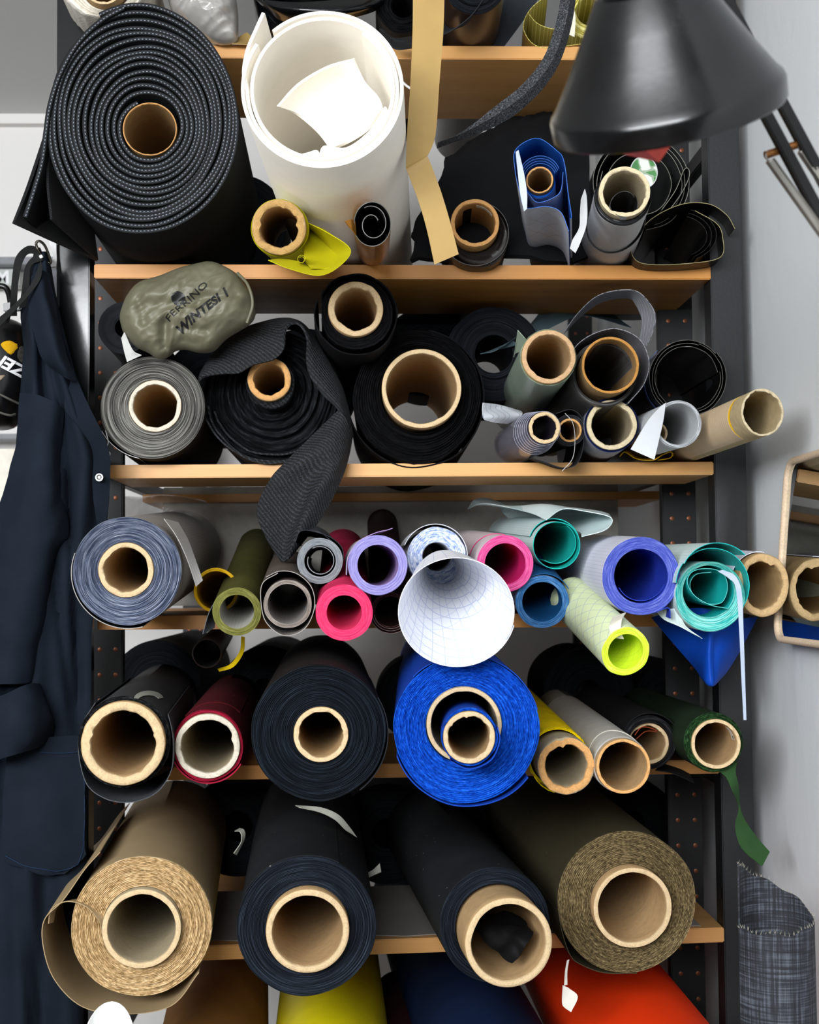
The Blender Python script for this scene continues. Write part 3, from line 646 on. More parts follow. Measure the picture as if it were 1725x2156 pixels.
patch('hanging_strip', [[(1512, 1203, y-.012), (1521, 1200, y-.012)], [(1535, 1218, y-.02), (1548, 1212, y-.02)], [(1550, 1240, y-.022), (1562, 1246, y-.022)], [(1557, 1330, y-.022), (1566, 1330, y-.022)], [(1561, 1420, y-.022), (1569, 1420, y-.022)], [(1566, 1516, y-.022), (1572, 1516, y-.022)]], WST, R.o, th=.0008)
patch('loose_sheet', [[(1380, 1285, y+.06), (1430, 1280, y+.02)], [(1400, 1305, y+.05), (1440, 1312, y+.015)], [(1437, 1322, y+.02), (1455, 1328, y+.01)], [(1478, 1344, y+.004), (1480, 1345, y+.004)]], TQ, R.o)
LIM = rs('lime_back', '#dbe6b6', '#98a4c0', R=.035, sp=.024, w=.05, mode='diamond', slope=.7, amt=.7); LIMI = rs('lime_lining', '#cfe82a', '#9cb43a', R=.03, sp=.02, w=.05, mode='diamond', amt=.6)
R = holl('sailcloth_roll', 'neon lime sailcloth roll sagging below the shelf edge with masking tape', 1318, 1372, 52, 38, (400, 475), -.35, ['#a8c81c', '#cfe83a', '#e6f78a'], LIM, LIMI, 44, nl=5, L=.3, wob=.03)
patch('masking_tape', [[(1318, 1290, R.Y+.03), (1290, 1300, R.Y+.035)], [(1310, 1305, R.Y-.002), (1283, 1318, R.Y)], [(1308, 1330, R.Y-.006), (1284, 1328, R.Y-.004)], [(1314, 1345, R.Y+.004), (1288, 1342, R.Y+.006)]], plain('masking_tape', '#d9d6c4', .7), R.o)
R = roll('cardboard_tube', 'thick dented brown cardboard tube sticking out past the turquoise roll', 1608, 1232, 56, (700, 1100), Y=-.24, L=.8)
core(R, 55, 41, prot=0, rag=.05, seed=20, sy=1.22, body=cardboard('tube_brown', '#a3865e'), cut=cutboard('tube_cut', '#c4a478'))
sheet(R, 'white_wrap', sc(R, arc(62, 64, 80, 170, 20, sy=1.12)), .001, rs('lilac_white_back', '#b6b5c8', '#a0a0b8'), t0=.02, t1=.5)
# hanging blue sheet
y = -.2
BS = cloth('cobalt_coated', '#0a3fa0', rough=.5, var=.05)
o = patch('blue_fabric_sheet', [[(1372, 1300, y+.14), (1420, 1285, y+.06), (1470, 1280, y+.02), (1500, 1285, y+.01)], [(1425, 1362, y+.09), (1465, 1345, y+.04), (1490, 1335, y), (1502, 1330, y)], [(1465, 1408, y+.06), (1480, 1395, y+.01), (1492, 1385, y-.01), (1500, 1380, y-.005)], [(1482, 1432, y+.03), (1488, 1440, y-.01), (1497, 1440, y-.02), (1502, 1438, y-.02)], [(1514, 1432, y+.04), (1512, 1436, y+.01), (1508, 1434, y-.005), (1500, 1428, y-.01)], [(1548, 1388, y+.06), (1532, 1385, y+.03), (1516, 1380, y+.01), (1496, 1368, y+.005)], [(1596, 1298, y+.1), (1565, 1302, y+.05), (1530, 1305, y+.03), (1492, 1300, y+.02)]], BS, None)
tag(o, 'cobalt blue fabric sheet hanging in a folded point below the turquoise roll', 'fabric')
# white cone
def uvgrid(name, base, line):
    t = NT(name); u = t.n('ShaderNodeTexCoord').outputs['UV']; a, b, c = t.sep(u)
    l1 = t.math('LESS_THAN', t.math('FRACT', t.math('MULTIPLY', a, 26.0)), .07)
    l2 = t.math('LESS_THAN', t.math('FRACT', t.math('ADD', t.math('MULTIPLY', b, 13.0), t.math('MULTIPLY', a, 5.0))), .09)
    l3 = t.math('LESS_THAN', t.math('FRACT', t.math('ADD', t.math('MULTIPLY', b, 13.0), t.math('MULTIPLY', a, -9.0))), .07)
    g = t.math('MAXIMUM', t.math('MAXIMUM', l1, l2), t.math('MULTIPLY', l3, .6))
    t.l(t.mix(t.math('MULTIPLY', g, .5), base, line), t.b.inputs['Base Color']); t.set(Roughness=.45, Specular_IOR_Level=.4); return t.m
CONE = uvgrid('white_sailcloth_blue_yarn', '#f2f3f7', '#8fa2d0')
def loft(name, rings, mat, parent, th=.0008, nseg=72, a0=0.0, a1=360.0):
    """rings: (px,py,Y,rpx,sy)"""
    rows = []
    for (px, py, Y, rp, sy, grow) in rings:
        c = P(px, py, Y); s = mpp(px, py, Y); row = []
        for k in range(nseg+1):
            f = k/nseg; a = radians(a0+(a1-a0)*f); r = rp*s*(1+grow*f)
            row.append(c + Vector((cos(a)*r, 0, sin(a)*r*sy)))
        rows.append(row)
    cols = [spline(c, 6) for c in zip(*rows)]; rows = [list(r) for r in zip(*cols)]
    nr, nc = len(rows), len(rows[0]); vs, fs = gridmesh(rows); n0 = len(vs); vs, fs = thicken(vs, fs, th)
    o = mk(name, vs, fs, mat, parent, world=bool(parent), ang=60)
    uv = o.data.uv_layers.new(name='uv'); 
    for lp in o.data.loops:
        i = lp.vertex_index % n0; uv.data[lp.index].uv = ((i % nc)/(nc-1), (i//nc)/(nr-1))
    return o
o = loft('sailcloth_cone', [(962, 1288, -.50, 121, .93, .03), (955, 1262, -.42, 100, .93, .03), (942, 1228, -.33, 72, .95, .02), (932, 1203, -.22, 42, 1, .02), (928, 1194, -.05, 24, .9, .02), (915, 1195, .5, 14, .9, .02)], CONE, None, a0=-32, a1=345)
tag(o, 'white sailcloth with blue grid yarns flaring open like a cone above the blue roll', 'sailcloth')
# ------------------------------------------------------------------ second row
R = roll('fabric_roll', 'grey striped-edge roll of thin layers lying under the olive stuff sack', 322, 858, 111, (640, 1233), shelf=3)
wound(R, 109, 55, layers('grey_layer_edge', ['#1d1c1c', '#4f4d4a', '#8f8d87', '#c9c6bd'], k1=9, k2=900, contrast=(.28, .74)), cloth('black_brown_cloth', '#171413'), ci=(327, 855), nl=24, seed=51, wob=.01)
core(R, 55, 45, (327, 855), prot=.002, rag=.02, seed=21, cut=CUTW)
sheet(R, 'outer_turn', sc(R, arc(111, 117, 255, 205, 30)), .0008, cloth('black_brown_cloth', '#171413'), t0=-.002, t1=.4, edge=plain('white_edge', '#c9c6c4', .6))
tube('loose_thread', [(222, 905, R.Y-.002), (228, 930, R.Y-.004), (224, 945, R.Y-.003), (232, 955, R.Y-.004), (226, 965, R.Y)], .0008, plain('white_edge', '#c9c6c4', .6), R.o)
# black mesh roll with draped sheet
def meshmat(name, a, b, sx=260, sz=200):
    t = NT(name); o = t.obj(); w = t.n('ShaderNodeTexBrick'); t.l(t.map(o, (1, 1, 1)), w.inputs['Vector'])
    nz = t.noise(o, 330, 3, .6); wv = t.n('ShaderNodeTexWave', wave_type='BANDS', bands_direction='DIAGONAL'); t.l(o, wv.inputs['Vector']); wv.inputs['Scale'].default_value = sx/3.6; wv.inputs['Distortion'].default_value = 3.5; wv.inputs['Detail'].default_value = 2; wv.inputs['Detail Scale'].default_value = 6
    c = t.ramp(t.math('MULTIPLY', t.math('ADD', wv.outputs['Fac'], nz), .5), [(.3, a), (.7, b)])
    t.l(c, t.b.inputs['Base Color']); t.bump(wv.outputs['Fac'], .8, .002); t.set(Roughness=.75, Specular_IOR_Level=.35); return t.m
MESH = meshmat('black_air_mesh', '#0c0d0e', '#2b2d31'); MESHD = MESH
R = roll('mesh_roll', 'black knitted mesh roll with its outer sheet folded over the end', 572, 828, 150, (745, 1233), Y=-.008, L=1.0)
wound(R, 146, 47, layers('mesh_edge', ['#050506', '#111214', '#2a2c30'], k1=40, k2=330, bump=1.0), MESHD, ci=(567, 800), nl=14, seed=52, relief=.004, tele=.004, wob=.04, cone=-.0, t0=.05)
core(R, 46, 33, (567, 798), prot=-.002, rag=.04, seed=22, cut=CUTB)
s = R.s; wound(R, 52, 45, MESHD, MESHD, ci=(567, 800), co=(569, 806), nl=3, seed=53, relief=.002, name='inner_turns', L=.3, t0=.012, wob=.03)
y = R.Y
A_ = [(418, 850), (420, 800), (466, 788), (503, 786), (533, 769), (575, 758), (598, 735), (600, 700), (614, 682), (634, 686), (647, 715), (645, 755), (652, 790), (678, 829), (712, 862), (726, 895)]
B_ = [(416, 840), (424, 785), (452, 750), (483, 722), (520, 700), (556, 690), (580, 682), (598, 677), (616, 675), (634, 682), (655, 705), (672, 735), (690, 770), (710, 810), (728, 860), (738, 915)]
C_ = [(420, 830), (436, 772), (462, 735), (485, 710), (520, 690), (550, 680), (580, 673), (598, 672), (616, 674), (638, 684), (660, 710), (682, 748), (702, 782), (720, 818), (734, 870), (742, 920)]
D_ = [(436, 840), (455, 780), (478, 745), (500, 722), (530, 705), (556, 697), (582, 692), (600, 692), (620, 694), (640, 706), (658, 728), (676, 760), (692, 792), (706, 825), (716, 870), (720, 915)]
mid = [((a[0]*.55+b[0]*.45), (a[1]*.55+b[1]*.45)) for a, b in zip(A_, B_)]
patch('draped_sheet', [[(p[0], p[1], y-.035) for p in A_], [(p[0], p[1], y-.03) for p in mid], [(p[0], p[1], y-.005) for p in B_], [(p[0], p[1], y+.03) for p in C_], [(p[0], p[1], y+.12) for p in D_]], MESH, R.o, th=.004, n=4)
bot = arc(147, 148, 182, 340, 40, wob=.03, seed=4)
sheet(R, 'outer_turn', sc(R, bot), .003, MESH, t0=-.005, t1=.6, jag=.002, edge=MESHD)
sheet(R, 'outer_turn', sc(R, arc(140, 143, 190, 335, 40, wob=.05, seed=7)), .003, MESH, t0=.012, t1=.5, edge=MESHD)
sheet(R, 'outer_turn', sc(R, arc(126, 128, 195, 330, 40, wob=.06, seed=9)), .003, MESH, t0=.028, t1=.5, edge=MESHD)
patch('hanging_tail', [[(715, 862, y-.036), (726, 880, y-.04), (738, 905, y-.02), (742, 915, y+.02)],
    [(600, 975, y-.05), (680, 945, y-.07), (722, 950, y-.05), (735, 955, y-.01)],
    [(565, 1015, y-.06), (645, 1010, y-.05), (690, 1000, y-.075), (722, 1000, y-.04)],
    [(541, 1075, y-.06), (625, 1080, y-.05), (655, 1060, y-.08), (693, 1062, y-.05)],
    [(560, 1132, y-.06), (605, 1130, y-.05), (632, 1112, y-.08), (662, 1110, y-.06)],
    [(592, 1182, y-.06), (600, 1182, y-.06), (606, 1178, y-.07), (612, 1172, y-.06)]], MESH, R.o, th=.003)
R = roll('fabric_roll', 'black fuzzy-edged roll resting on top between mesh roll and big black roll', 751, 660, 86, (700, 1233), Y=-.10, L=1.0)
wound(R, 76, 58, F_FUZZ, K_BLACK, ci=(749, 652), nl=5, seed=54, jag=.02, t0=.006, wob=.03); core(R, 58, 44, (749, 652), prot=.008, rag=.035, seed=23)
sheet(R, 'loose_turn', sc(R, arc(84, 88, 150, -200, 60, wob=.03, seed=3)), .0022, K_BLACK, t0=.002, t1=.6, jag=.002, edge=F_FUZZ)
R = roll('fabric_roll', 'big black pile-fabric roll with a very wide cardboard core', 879, 836, 138, (800, 1233), shelf=3)
wound(R, 134, 84, F_FUZZ, K_BLACK, ci=(886, 828), co=(878, 834), nl=12, seed=55, jag=.012, relief=.003, tele=.003, wob=.03, sy=1.06)
core(R, 83, 73, (887, 823), prot=.03, rag=.012, seed=24, sy=1.0)
sheet(R, 'loose_turn', sc(R, arc(140, 146, 80, -170, 60, wob=.02, sy=1.03)), .0025, K_BLACK, t0=.004, t1=.6, edge=F_FUZZ)
FILMG = ripstop('grey_green_film', '#8fa08e', '#aab6a8', R=.05, sp=.0016, w=.3, mode='rings', rough=.28, amt=.4, spec=.6)
R = roll('film_roll', 'grey-green glossy film roll on a cardboard core', 1155, 752, 60, (860, 1233), Y=-.2, L=.9)
wound(R, 60, 57, layers('green_film_edge', ['#55654f', '#8fa088', '#b9c4b0'], k1=60), FILMG, nl=2, seed=56, jag=.01, t0=.004); core(R, 57, 46, prot=.004, rag=.018, seed=25, cut=cutboard('cardboard_cut_pinkish', '#c9a47c'))
patch('torn_edge', [[(1108, 715, R.Y+.01), (1095, 740, R.Y+.06)], [(1091, 696, R.Y), (1085, 745, R.Y+.08)], [(1093, 700, R.Y+.004), (1082, 752, R.Y+.09)]], FILMG, R.o)
GRX = ripstop('grey_diamond_ripstop', '#85858b', '#2b2c30', R=.055, sp=.009, w=.12, mode='diamond', amt=.8)
R = roll('ripstop_roll', 'grey diamond-patterned ripstop roll around a dark brown cardboard core', 1278, 777, 72, (860, 1233), Y=-.16, L=.9)
wound(R, 70, 61, layers('grey_felt_edge', ['#2c2b2b', '#4b4a4a', '#6c6b6a'], k1=30), rs('grey_brown_ripstop', '#4b4846', '#5a5755', R=.05, sp=.0026, w=.25), nl=3, seed=57, t0=.02, co=(1276, 783)); core(R, 60, 54, (1282, 773), prot=.02, rag=.01, seed=26, body=CARDB, cut=cutboard('cardboard_cut_dark', '#c08a48'))
sheet(R, 'loose_turn', sc(R, [(v.x, v.y) for v in spline([(45, -72, 0), (80, -30, 0), (92, 18, 0), (74, 66, 0), (28, 90, 0), (-20, 82, 0), (-60, 55, 0), (-76, 15, 0)], 8)]), .001, GRX, t0f=lambda f: .004+.03*f, t1=.6, inside=GRX)
KF = plain('black_shiny_film', '#0b0b0c', rough=.25, bump=.25, bscale=90)
R = roll('film_roll', 'black shiny film rolled open with a blue stripe, leaning on the right post', 1448, 795, 82, (860, 1180), Y=-.06, L=.8)
for k, (r0, r1, a0, a1) in enumerate(((82, 79, 40, -320), (76, 73, 70, -290), (70, 66, 10, -350))): sheet(R, 'film_turn', sc(R, arc(r0, r1, a0, a1, 70, wob=.02, seed=k)), .0008, KF, t0=.002*k, t1=.8, jag=.003, seed=k, edge=plain('film_edge', '#4a4842', .4))
sheet(R, 'blue_stripe', sc(R, arc(84, 84, 130, 260, 30)), .0006, plain('blue_tape', '#1a4f9a', .4), t0=.035, t1=.045)
CLEAR = plain('clear_film', '#a9a6b4', rough=.08, spec=.8, alpha=.22); CLINE = plain('clear_film_edge', '#b9bcd0', rough=.2, alpha=.75)
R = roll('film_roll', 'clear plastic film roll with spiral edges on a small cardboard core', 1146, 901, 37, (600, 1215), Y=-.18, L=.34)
core(R, 34, 25, prot=.002, rag=.05, seed=27, body=plain('reflection_dark_core', '#2a2430', .35))  # dark core colour imitates the dark reflection seen through the film
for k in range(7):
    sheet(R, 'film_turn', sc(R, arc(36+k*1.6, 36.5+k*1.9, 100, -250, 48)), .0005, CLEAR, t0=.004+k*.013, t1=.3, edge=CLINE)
R = roll('fabric_roll', 'small charcoal fabric roll with a loose wrap beside the clear film', 1200, 906, 32, (900, 1050), Y=-.1, L=.6)
wound(R, 33, 25, layers('charcoal_edge', ['#1a1a1c', '#333438', '#55565a'], k1=40), cloth('charcoal2', '#2a2b2e'), nl=4, seed=58); core(R, 25, 20, prot=.003, rag=.02, seed=28, cut=CUTB)
sheet(R, 'loose_wrap', sc(R, [(v.x, v.y) for v in spline([(-28, 36, 0), (2, 44, 0), (24, 30, 0), (30, 0, 0), (28, -40, 0), (14, -72, 0), (-14, -78, 0), (-50, -66, 0), (-80, -56, 0)], 8)]), .0012, cloth('charcoal2', '#2a2b2e'), t0f=lambda f: .004+.05*max(0, f-.5), t1=.3)
tube('loose_thread', [(1190, 870, R.Y-.006), (1206, 890, R.Y-.006), (1211, 925, R.Y-.007), (1206, 965, R.Y-.007), (1184, 992, R.Y-.006)], .0005, plain('white_edge', '#c9c6c4', .6), R.o)
NVY = cloth('navy_film', '#141f4a', rough=.5)
R = roll('fabric_roll', 'white-backed navy roll with a bright cardboard core between film and sailcloth', 1288, 895, 57, (960, 1200), shelf=3, Y=-.12)
wound(R, 57, 53, NVY, plain('pale_grey_back', '#8f929c', .6), nl=2, seed=59); core(R, 53, 42, prot=.004, rag=.02, seed=29, cut=cutboard('cardboard_cut_ivory', '#d8c8a4'), body=CARDG)
WD = ripstop('white_ring_sailcloth', '#c9ccce', '#6f7684', R=.035, sp=.0085, w=.15, mode='rings', amt=.75)
WD2 = ripstop('white_diamond_sailcloth', '#c9ccd0', '#8a90a4', R=.04, sp=.02, w=.06, mode='diamond', amt=.7)
R = roll('sailcloth_roll', 'white sailcloth roll with fine rings and a pointed white flap', 1428, 893, 50, (780, 1125), Y=-.22, L=.8)
wound(R, 50, 43, layers('white_edge_layers', ['#8a8d90', '#c9ccd0', '#ffffff'], k1=40), WD, inner=WD, nl=4, seed=60); core(R, 24, 19, (1402, 905), prot=-.07, rag=.02, seed=30, L=.6)
y = R.Y
patch('pointed_flap', [[(1392, 855, y-.004), (1402, 848, y-.002)], [(1365, 885, y-.012), (1396, 890, y-.006)], [(1328, 946, y-.016), (1378, 968, y-.014)]], WD2, R.o)
BEI = ripstop('beige_ring_sailcloth', '#d6ba94', '#8a8a94', R=.04, sp=.0085, w=.15, mode='rings', amt=.7)
R = roll('sailcloth_roll', 'beige sailcloth roll with yellow trim sticking far out past the post', 1606, 868, 46, (640, 1252), Y=-.36, L=.9)
wound(R, 50, 46, plain('yellow_trim', '#d9b020', .6), BEI, nl=2, seed=61, t0=.055, wob=.006); core(R, 46, 41, prot=.0, rag=.03, seed=31, sy=1.1, body=cardboard('tube_greyish', '#b5a27c'), cut=cutboard('cardboard_cut_ivory', '#d8c8a4'))
o = patch('yellow_fabric_scrap', [[(1305, 962, -.02), (1310, 950, .08)], [(1316, 952, -.03), (1330, 945, .08)], [(1340, 966, -.03), (1345, 960, .08)], [(1375, 969, -.04), (1372, 962, .08)], [(1395, 958, -.04), (1395, 955, .05)], [(1414, 952, -.03), (1412, 950, .06)], [(1412, 964, -.03), (1420, 958, .06)], [(1385, 969, -.03), (1390, 966, .06)]], cloth('mustard_scrap', '#c99a10', rough=.7), None)
tag(o, 'mustard yellow fabric scrap curling on the board under the sailcloth rolls', 'fabric')
o = patch('folded_paper', [[(1017, 848, -.05), (1050, 852, -.02), (1098, 866, .02)], [(1016, 862, -.052), (1050, 862, -.02), (1100, 872, .0)], [(1017, 878, -.055), (1045, 876, -.04), (1088, 882, .0)], [(1020, 884, -.05), (1045, 890, -.03), (1070, 892, .0)]], WD2, None)
tag(o, 'folded white grid-printed sailcloth tucked under the grey-green film roll', 'sailcloth')
# webbing loop
o = patch('ripstop_strap', [[(1185, 705, .10), (1192, 698, .14)], [(1215, 662, .06), (1222, 668, .1)], [(1260, 622, .02), (1268, 636, .06)], [(1318, 610, .0), (1322, 628, .05)], [(1352, 620, -.01), (1338, 640, .04)], [(1380, 660, -.02), (1352, 672, .02)], [(1376, 695, -.02), (1350, 700, .02)], [(1362, 728, -.01), (1343, 722, .03)]], GRX, None, th=.0012)
tag(o, 'dark patterned ripstop strap looping up over the diamond-patterned roll', 'strap')
# things at the back
o = patch('pale_fabric_sheet', [[(1012, 745, .12), (1040, 738, .14), (1100, 724, .18)], [(1050, 735, .12), (1100, 705, .2), (1160, 690, .25)], [(1110, 690, .25), (1160, 660, .3), (1230, 665, .3)], [(1150, 640, .4), (1250, 640, .4), (1330, 690, .36)]], cloth('teal_grey_cloth', '#51636b', rough=.7), None)
tag(o, 'pale teal-grey fabric sheet lying behind the grey-green film roll', 'fabric')
R = roll('fabric_roll', 'black roll lying deep on the shelf behind the wide-cored roll', 1040, 745, 100, (860, 1233), Y=.18, L=.9)
wound(R, 100, 40, F_BLACK, K_BLACK, nl=8, seed=62)
R = roll('fabric_roll', 'black roll lying deep on the shelf behind the folded mesh', 640, 800, 110, (760, 1233), Y=.3, L=.9)
wound(R, 110, 40, F_BLACK, K_BLACK, nl=8, seed=63)
R = roll('fabric_roll', 'dark charcoal roll behind the olive stuff sack against the post', 262, 690, 55, (700, 1233), Y=.02, L=.8)
wound(R, 55, 20, cloth('charcoal_end', '#1b1c20'), cloth('charcoal_end', '#1b1c20'), nl=4, seed=64)
# stuff sack
def inflate(name, outline, Y, thick, mat, parent=None, wr=.004, seed=1, nr=44, n=10, folds=(), k=15):
    ol = [P(px, py, Y) for px, py in outline]; ol = spline(ol, n, True); m = len(ol)
    c = sum(ol, Vector())/m; vs = []; fs = []
    def dep(p, f):
        d = thick*sqrt(max(0, 1-f**2.6))
        q = p*k + Vector((seed, 0, 0)); qa = Vector((q.x*.8+q.z*.5, 0, q.z*1.5-q.x*1.1)); w = noise.noise(q)*1.3 + .8*(.5-2*abs(noise.noise(qa*.9))) + .35*(.4-2*abs(noise.noise(qa*2.7+Vector((3,1,0))))) + .10*(.3-2*abs(noise.noise(q*5.5)))
        d += wr*w*min(1, (1-f)*5+.15)
        for (a, b, dd, wd) in folds:
            ab = b-a; u = max(0, min(1, (p-a).dot(ab)/ab.length_squared)); e = ((p-(a+ab*u)).length)/wd; d -= dd*math.exp(-e*e)
        return d
    for side in (-1, 1):
        base = len(vs)
        for i in range(nr+1):
            f = i/nr
            for j in range(m):
                p = c + (ol[j]-c)*f; q = Vector((p.x, Y, p.z)); d = dep(q, f)
                vs.append(Vector((p.x, Y + (-(d) if side < 0 else d*.8), p.z)))
        for i in range(nr):
            for j in range(m):
                a, b = base+i*m+j, base+i*m+(j+1) % m; cc, dd = base+(i+1)*m+(j+1) % m, base+(i+1)*m+j
                fs.append((a, dd, cc, b) if side > 0 else (a, b, cc, dd))
    o = mk(name, vs, fs, mat, parent, world=bool(parent), ang=80)
    def front(p):
        best = None; dx, dz = p.x-c.x, p.z-c.z; ang = atan2(dz, dx); rr = sqrt(dx*dx+dz*dz)
        j = min(range(m), key=lambda j: abs((atan2(ol[j].z-c.z, ol[j].x-c.x)-ang+pi) % (2*pi)-pi))
        f = rr/max(1e-6, sqrt((ol[j].x-c.x)**2+(ol[j].z-c.z)**2)); return Y - dep(Vector((p.x, Y, p.z)), min(f, .99))
    return o, front
def text_mesh(body, size, bold=False):
    cu = bpy.data.curves.new('txt', 'FONT'); cu.body = body; cu.size = size; cu.align_x = 'CENTER'; cu.align_y = 'CENTER'
    if bold: cu.offset = size*.035
    ob = bpy.data.objects.new('txt', cu); COL.objects.link(ob); dg = bpy.context.evaluated_depsgraph_get()
    me = bpy.data.meshes.new_from_object(ob.evaluated_get(dg)); bpy.data.objects.remove(ob); bpy.data.curves.remove(cu)
    bm = bmesh.new(); bm.from_mesh(me); bpy.data.meshes.remove(me)
    bmesh.ops.triangulate(bm, faces=bm.faces[:])
    for _ in range(2): bmesh.ops.subdivide_edges(bm, edges=[e for e in bm.edges if e.calc_length() > size*.12], cuts=1)
    bmesh.ops.triangulate(bm, faces=bm.faces[:]); bm.verts.index_update()
    vs = [v.co.copy() for v in bm.verts]; fs = [[v.index for v in f.verts] for f in bm.faces]; bm.free(); return vs, fs
def print_on(parent, name, body, px, py, Y, angle, size, front, mat, shear=0.0, stretch=1.0, bold=False, off=.0014):
    vs, fs = text_mesh(body, size, bold); c = P(px, py, Y)
    for _ in range(3): c = P(px, py, front(c))
    a = radians(angle); out = []
    for v in vs:
        x, z = (v.x + v.y*shear)*stretch, v.y
        q = c + Vector((x*cos(a)-z*sin(a), 0, x*sin(a)+z*cos(a))); q.y = front(q)-off; out.append(q)
    return mk(name, out, fs, mat, parent, world=True, smooth=False)
SACK = cloth('olive_grey_nylon', '#66634f', rough=.52, var=.08, bump=.1, spec=.5)
sk = thing('stuff_sack', 'olive-grey nylon stuff sack with black lettering on the striped-edge roll', 'bag', Matrix.Translation(P(400, 745, -.1)))
ys = -.08
fl = [(P(322, 655, ys), P(420, 650, ys), .012, .012), (P(355, 690, ys), P(352, 735, ys), .02, .009), (P(300, 640, ys), P(312, 690, ys), .008, .008), (P(430, 640, ys), P(500, 630, ys), .007, .007), (P(380, 700, ys), P(440, 705, ys), .006, .006)]
so, sf = inflate('sack_body', [(253, 662), (268, 624), (293, 597), (337, 582), (375, 567), (412, 557), (440, 552), (465, 557), (498, 576), (517, 601), (531, 622), (536, 647), (538, 664), (526, 683), (479, 712), (450, 739), (421, 743), (393, 737), (370, 739), (352, 752), (333, 756), (312, 743), (287, 731), (264, 708), (255, 685)], ys, .06, SACK, sk, wr=.0075, folds=fl)
INK = plain('black_print', '#141516', .5)
print_on(sk, 'printed_lettering', 'FERRINO', 394, 636, ys, 43, .0150, sf, INK, stretch=1.45)
print_on(sk, 'printed_lettering', 'WINTESI 1', 427, 653, ys, 39.5, .020, sf, INK, shear=.25, stretch=1.12, bold=True)
def disc_on(parent, name, px, py, Y, rp, front, mat, cut=None):
    c = P(px, py, Y)
    for _ in range(3): c = P(px, py, front(c))
    r = rp*mpp(px, py, Y); vs = []; fs = []
    for i in range(6):
        for k in range(24): a = 2*pi*k/24; q = c + Vector((cos(a), 0, sin(a)))*(r*(i+.05)/5.05); q.y = front(q)-.0014; vs.append(q)
    for i in range(5):
        for k in range(24):
            cc = (vs[i*24+k]+vs[(i+1)*24+k])*.5; 
            if cut and cut((cc-c)/r): continue
            fs.append((i*24+k, i*24+(k+1) % 24, (i+1)*24+(k+1) % 24, (i+1)*24+k))
    return mk(name, vs, fs, mat, parent, world=True, smooth=False)
disc_on(sk, 'printed_emblem', 376, 629, ys, 14, sf, INK, cut=lambda d: d.x > -.1 and (-.55 < d.z < -.38 or -.85 < d.z < -.7))
tube('drawstring_cord', [(500, 575, ys-.03), (522, 600, ys-.045), (532, 640, ys-.05), (520, 680, ys-.045)], .0025, SACK, sk)
wl = patch('care_label', [[(256, 712, ys-.01), (262, 700, ys-.02)], [(262, 740, ys-.015), (280, 738, ys-.03)], [(268, 762, ys-.012), (298, 748, ys-.03)]], plain('white_label', '#c9c9c4', .6), sk)
# ------------------------------------------------------------------ first row: foam rolls
def uvstitch(name):
    t = NT(name); u = t.n('ShaderNodeTexCoord').outputs['UV']; a, b, c = t.sep(u)
    band = t.math('MULTIPLY', t.math('GREATER_THAN', b, .42), t.math('LESS_THAN', b, .80))
    dash = t.math('LESS_THAN', t.math('FRACT', t.math('MULTIPLY', a, 1.0)), .42)
    row = t.math('LESS_THAN', t.math('ABSOLUTE', t.math('SUBTRACT', b, .61)), .085)
    d = t.math('MULTIPLY', dash, row)
    c1 = t.mix(band, '#0f1012', '#1b1d21'); c2 = t.mix(t.math('MULTIPLY', d, .85), c1, '#858b94')
    edge = t.math('LESS_THAN', t.math('ABSOLUTE', t.math('SUBTRACT', b, .40)), .03); c2 = t.mix(t.math('MULTIPLY', edge, .5), c2, '#5a5e66')
    t.l(c2, t.b.inputs['Base Color']); t.set(Roughness=.8, Specular_IOR_Level=.25); return t.m
STI = uvstitch('foam_stitched_edge'); FOAMK = cloth('black_neoprene', '#0d0e10', rough=.8, bump=.5, weave=500)
MDOT = meshmat('black_dotted_mesh', '#060607', '#1c1d1f', 500, 400)
R = roll('foam_roll', 'huge black neoprene roll with white stitched edges in a loose spiral', 300, 255, 243, (720, 1233), shelf=2, Y=-.2, L=1.0)
s = R.s
def egg(f, a):
    """turn fraction f 0..1 -> point; core (315,270) r58 to outline 203 x 246 around (298,252)"""
    g = f**.95; cx_, cy_ = 315+(297-315)*g, 270+(252-270)*g; rx, ry = 62+(203-62)*g, 62+(244-62)*g
    w = 1 + .012*sin(3*a+f*9) + .01*sin(2*a-f*21) + .014*nz1(a, f*6, 2)
    return R.lp(cx_+rx*w*cos(a), cy_-ry*w*sin(a))
NT_ = 14; seg = 72; pts = []
for i in range(int(NT_*seg)+1):
    f = i/(NT_*seg); a = radians(115) + 2*pi*NT_*f; pts.append(egg(f, a))
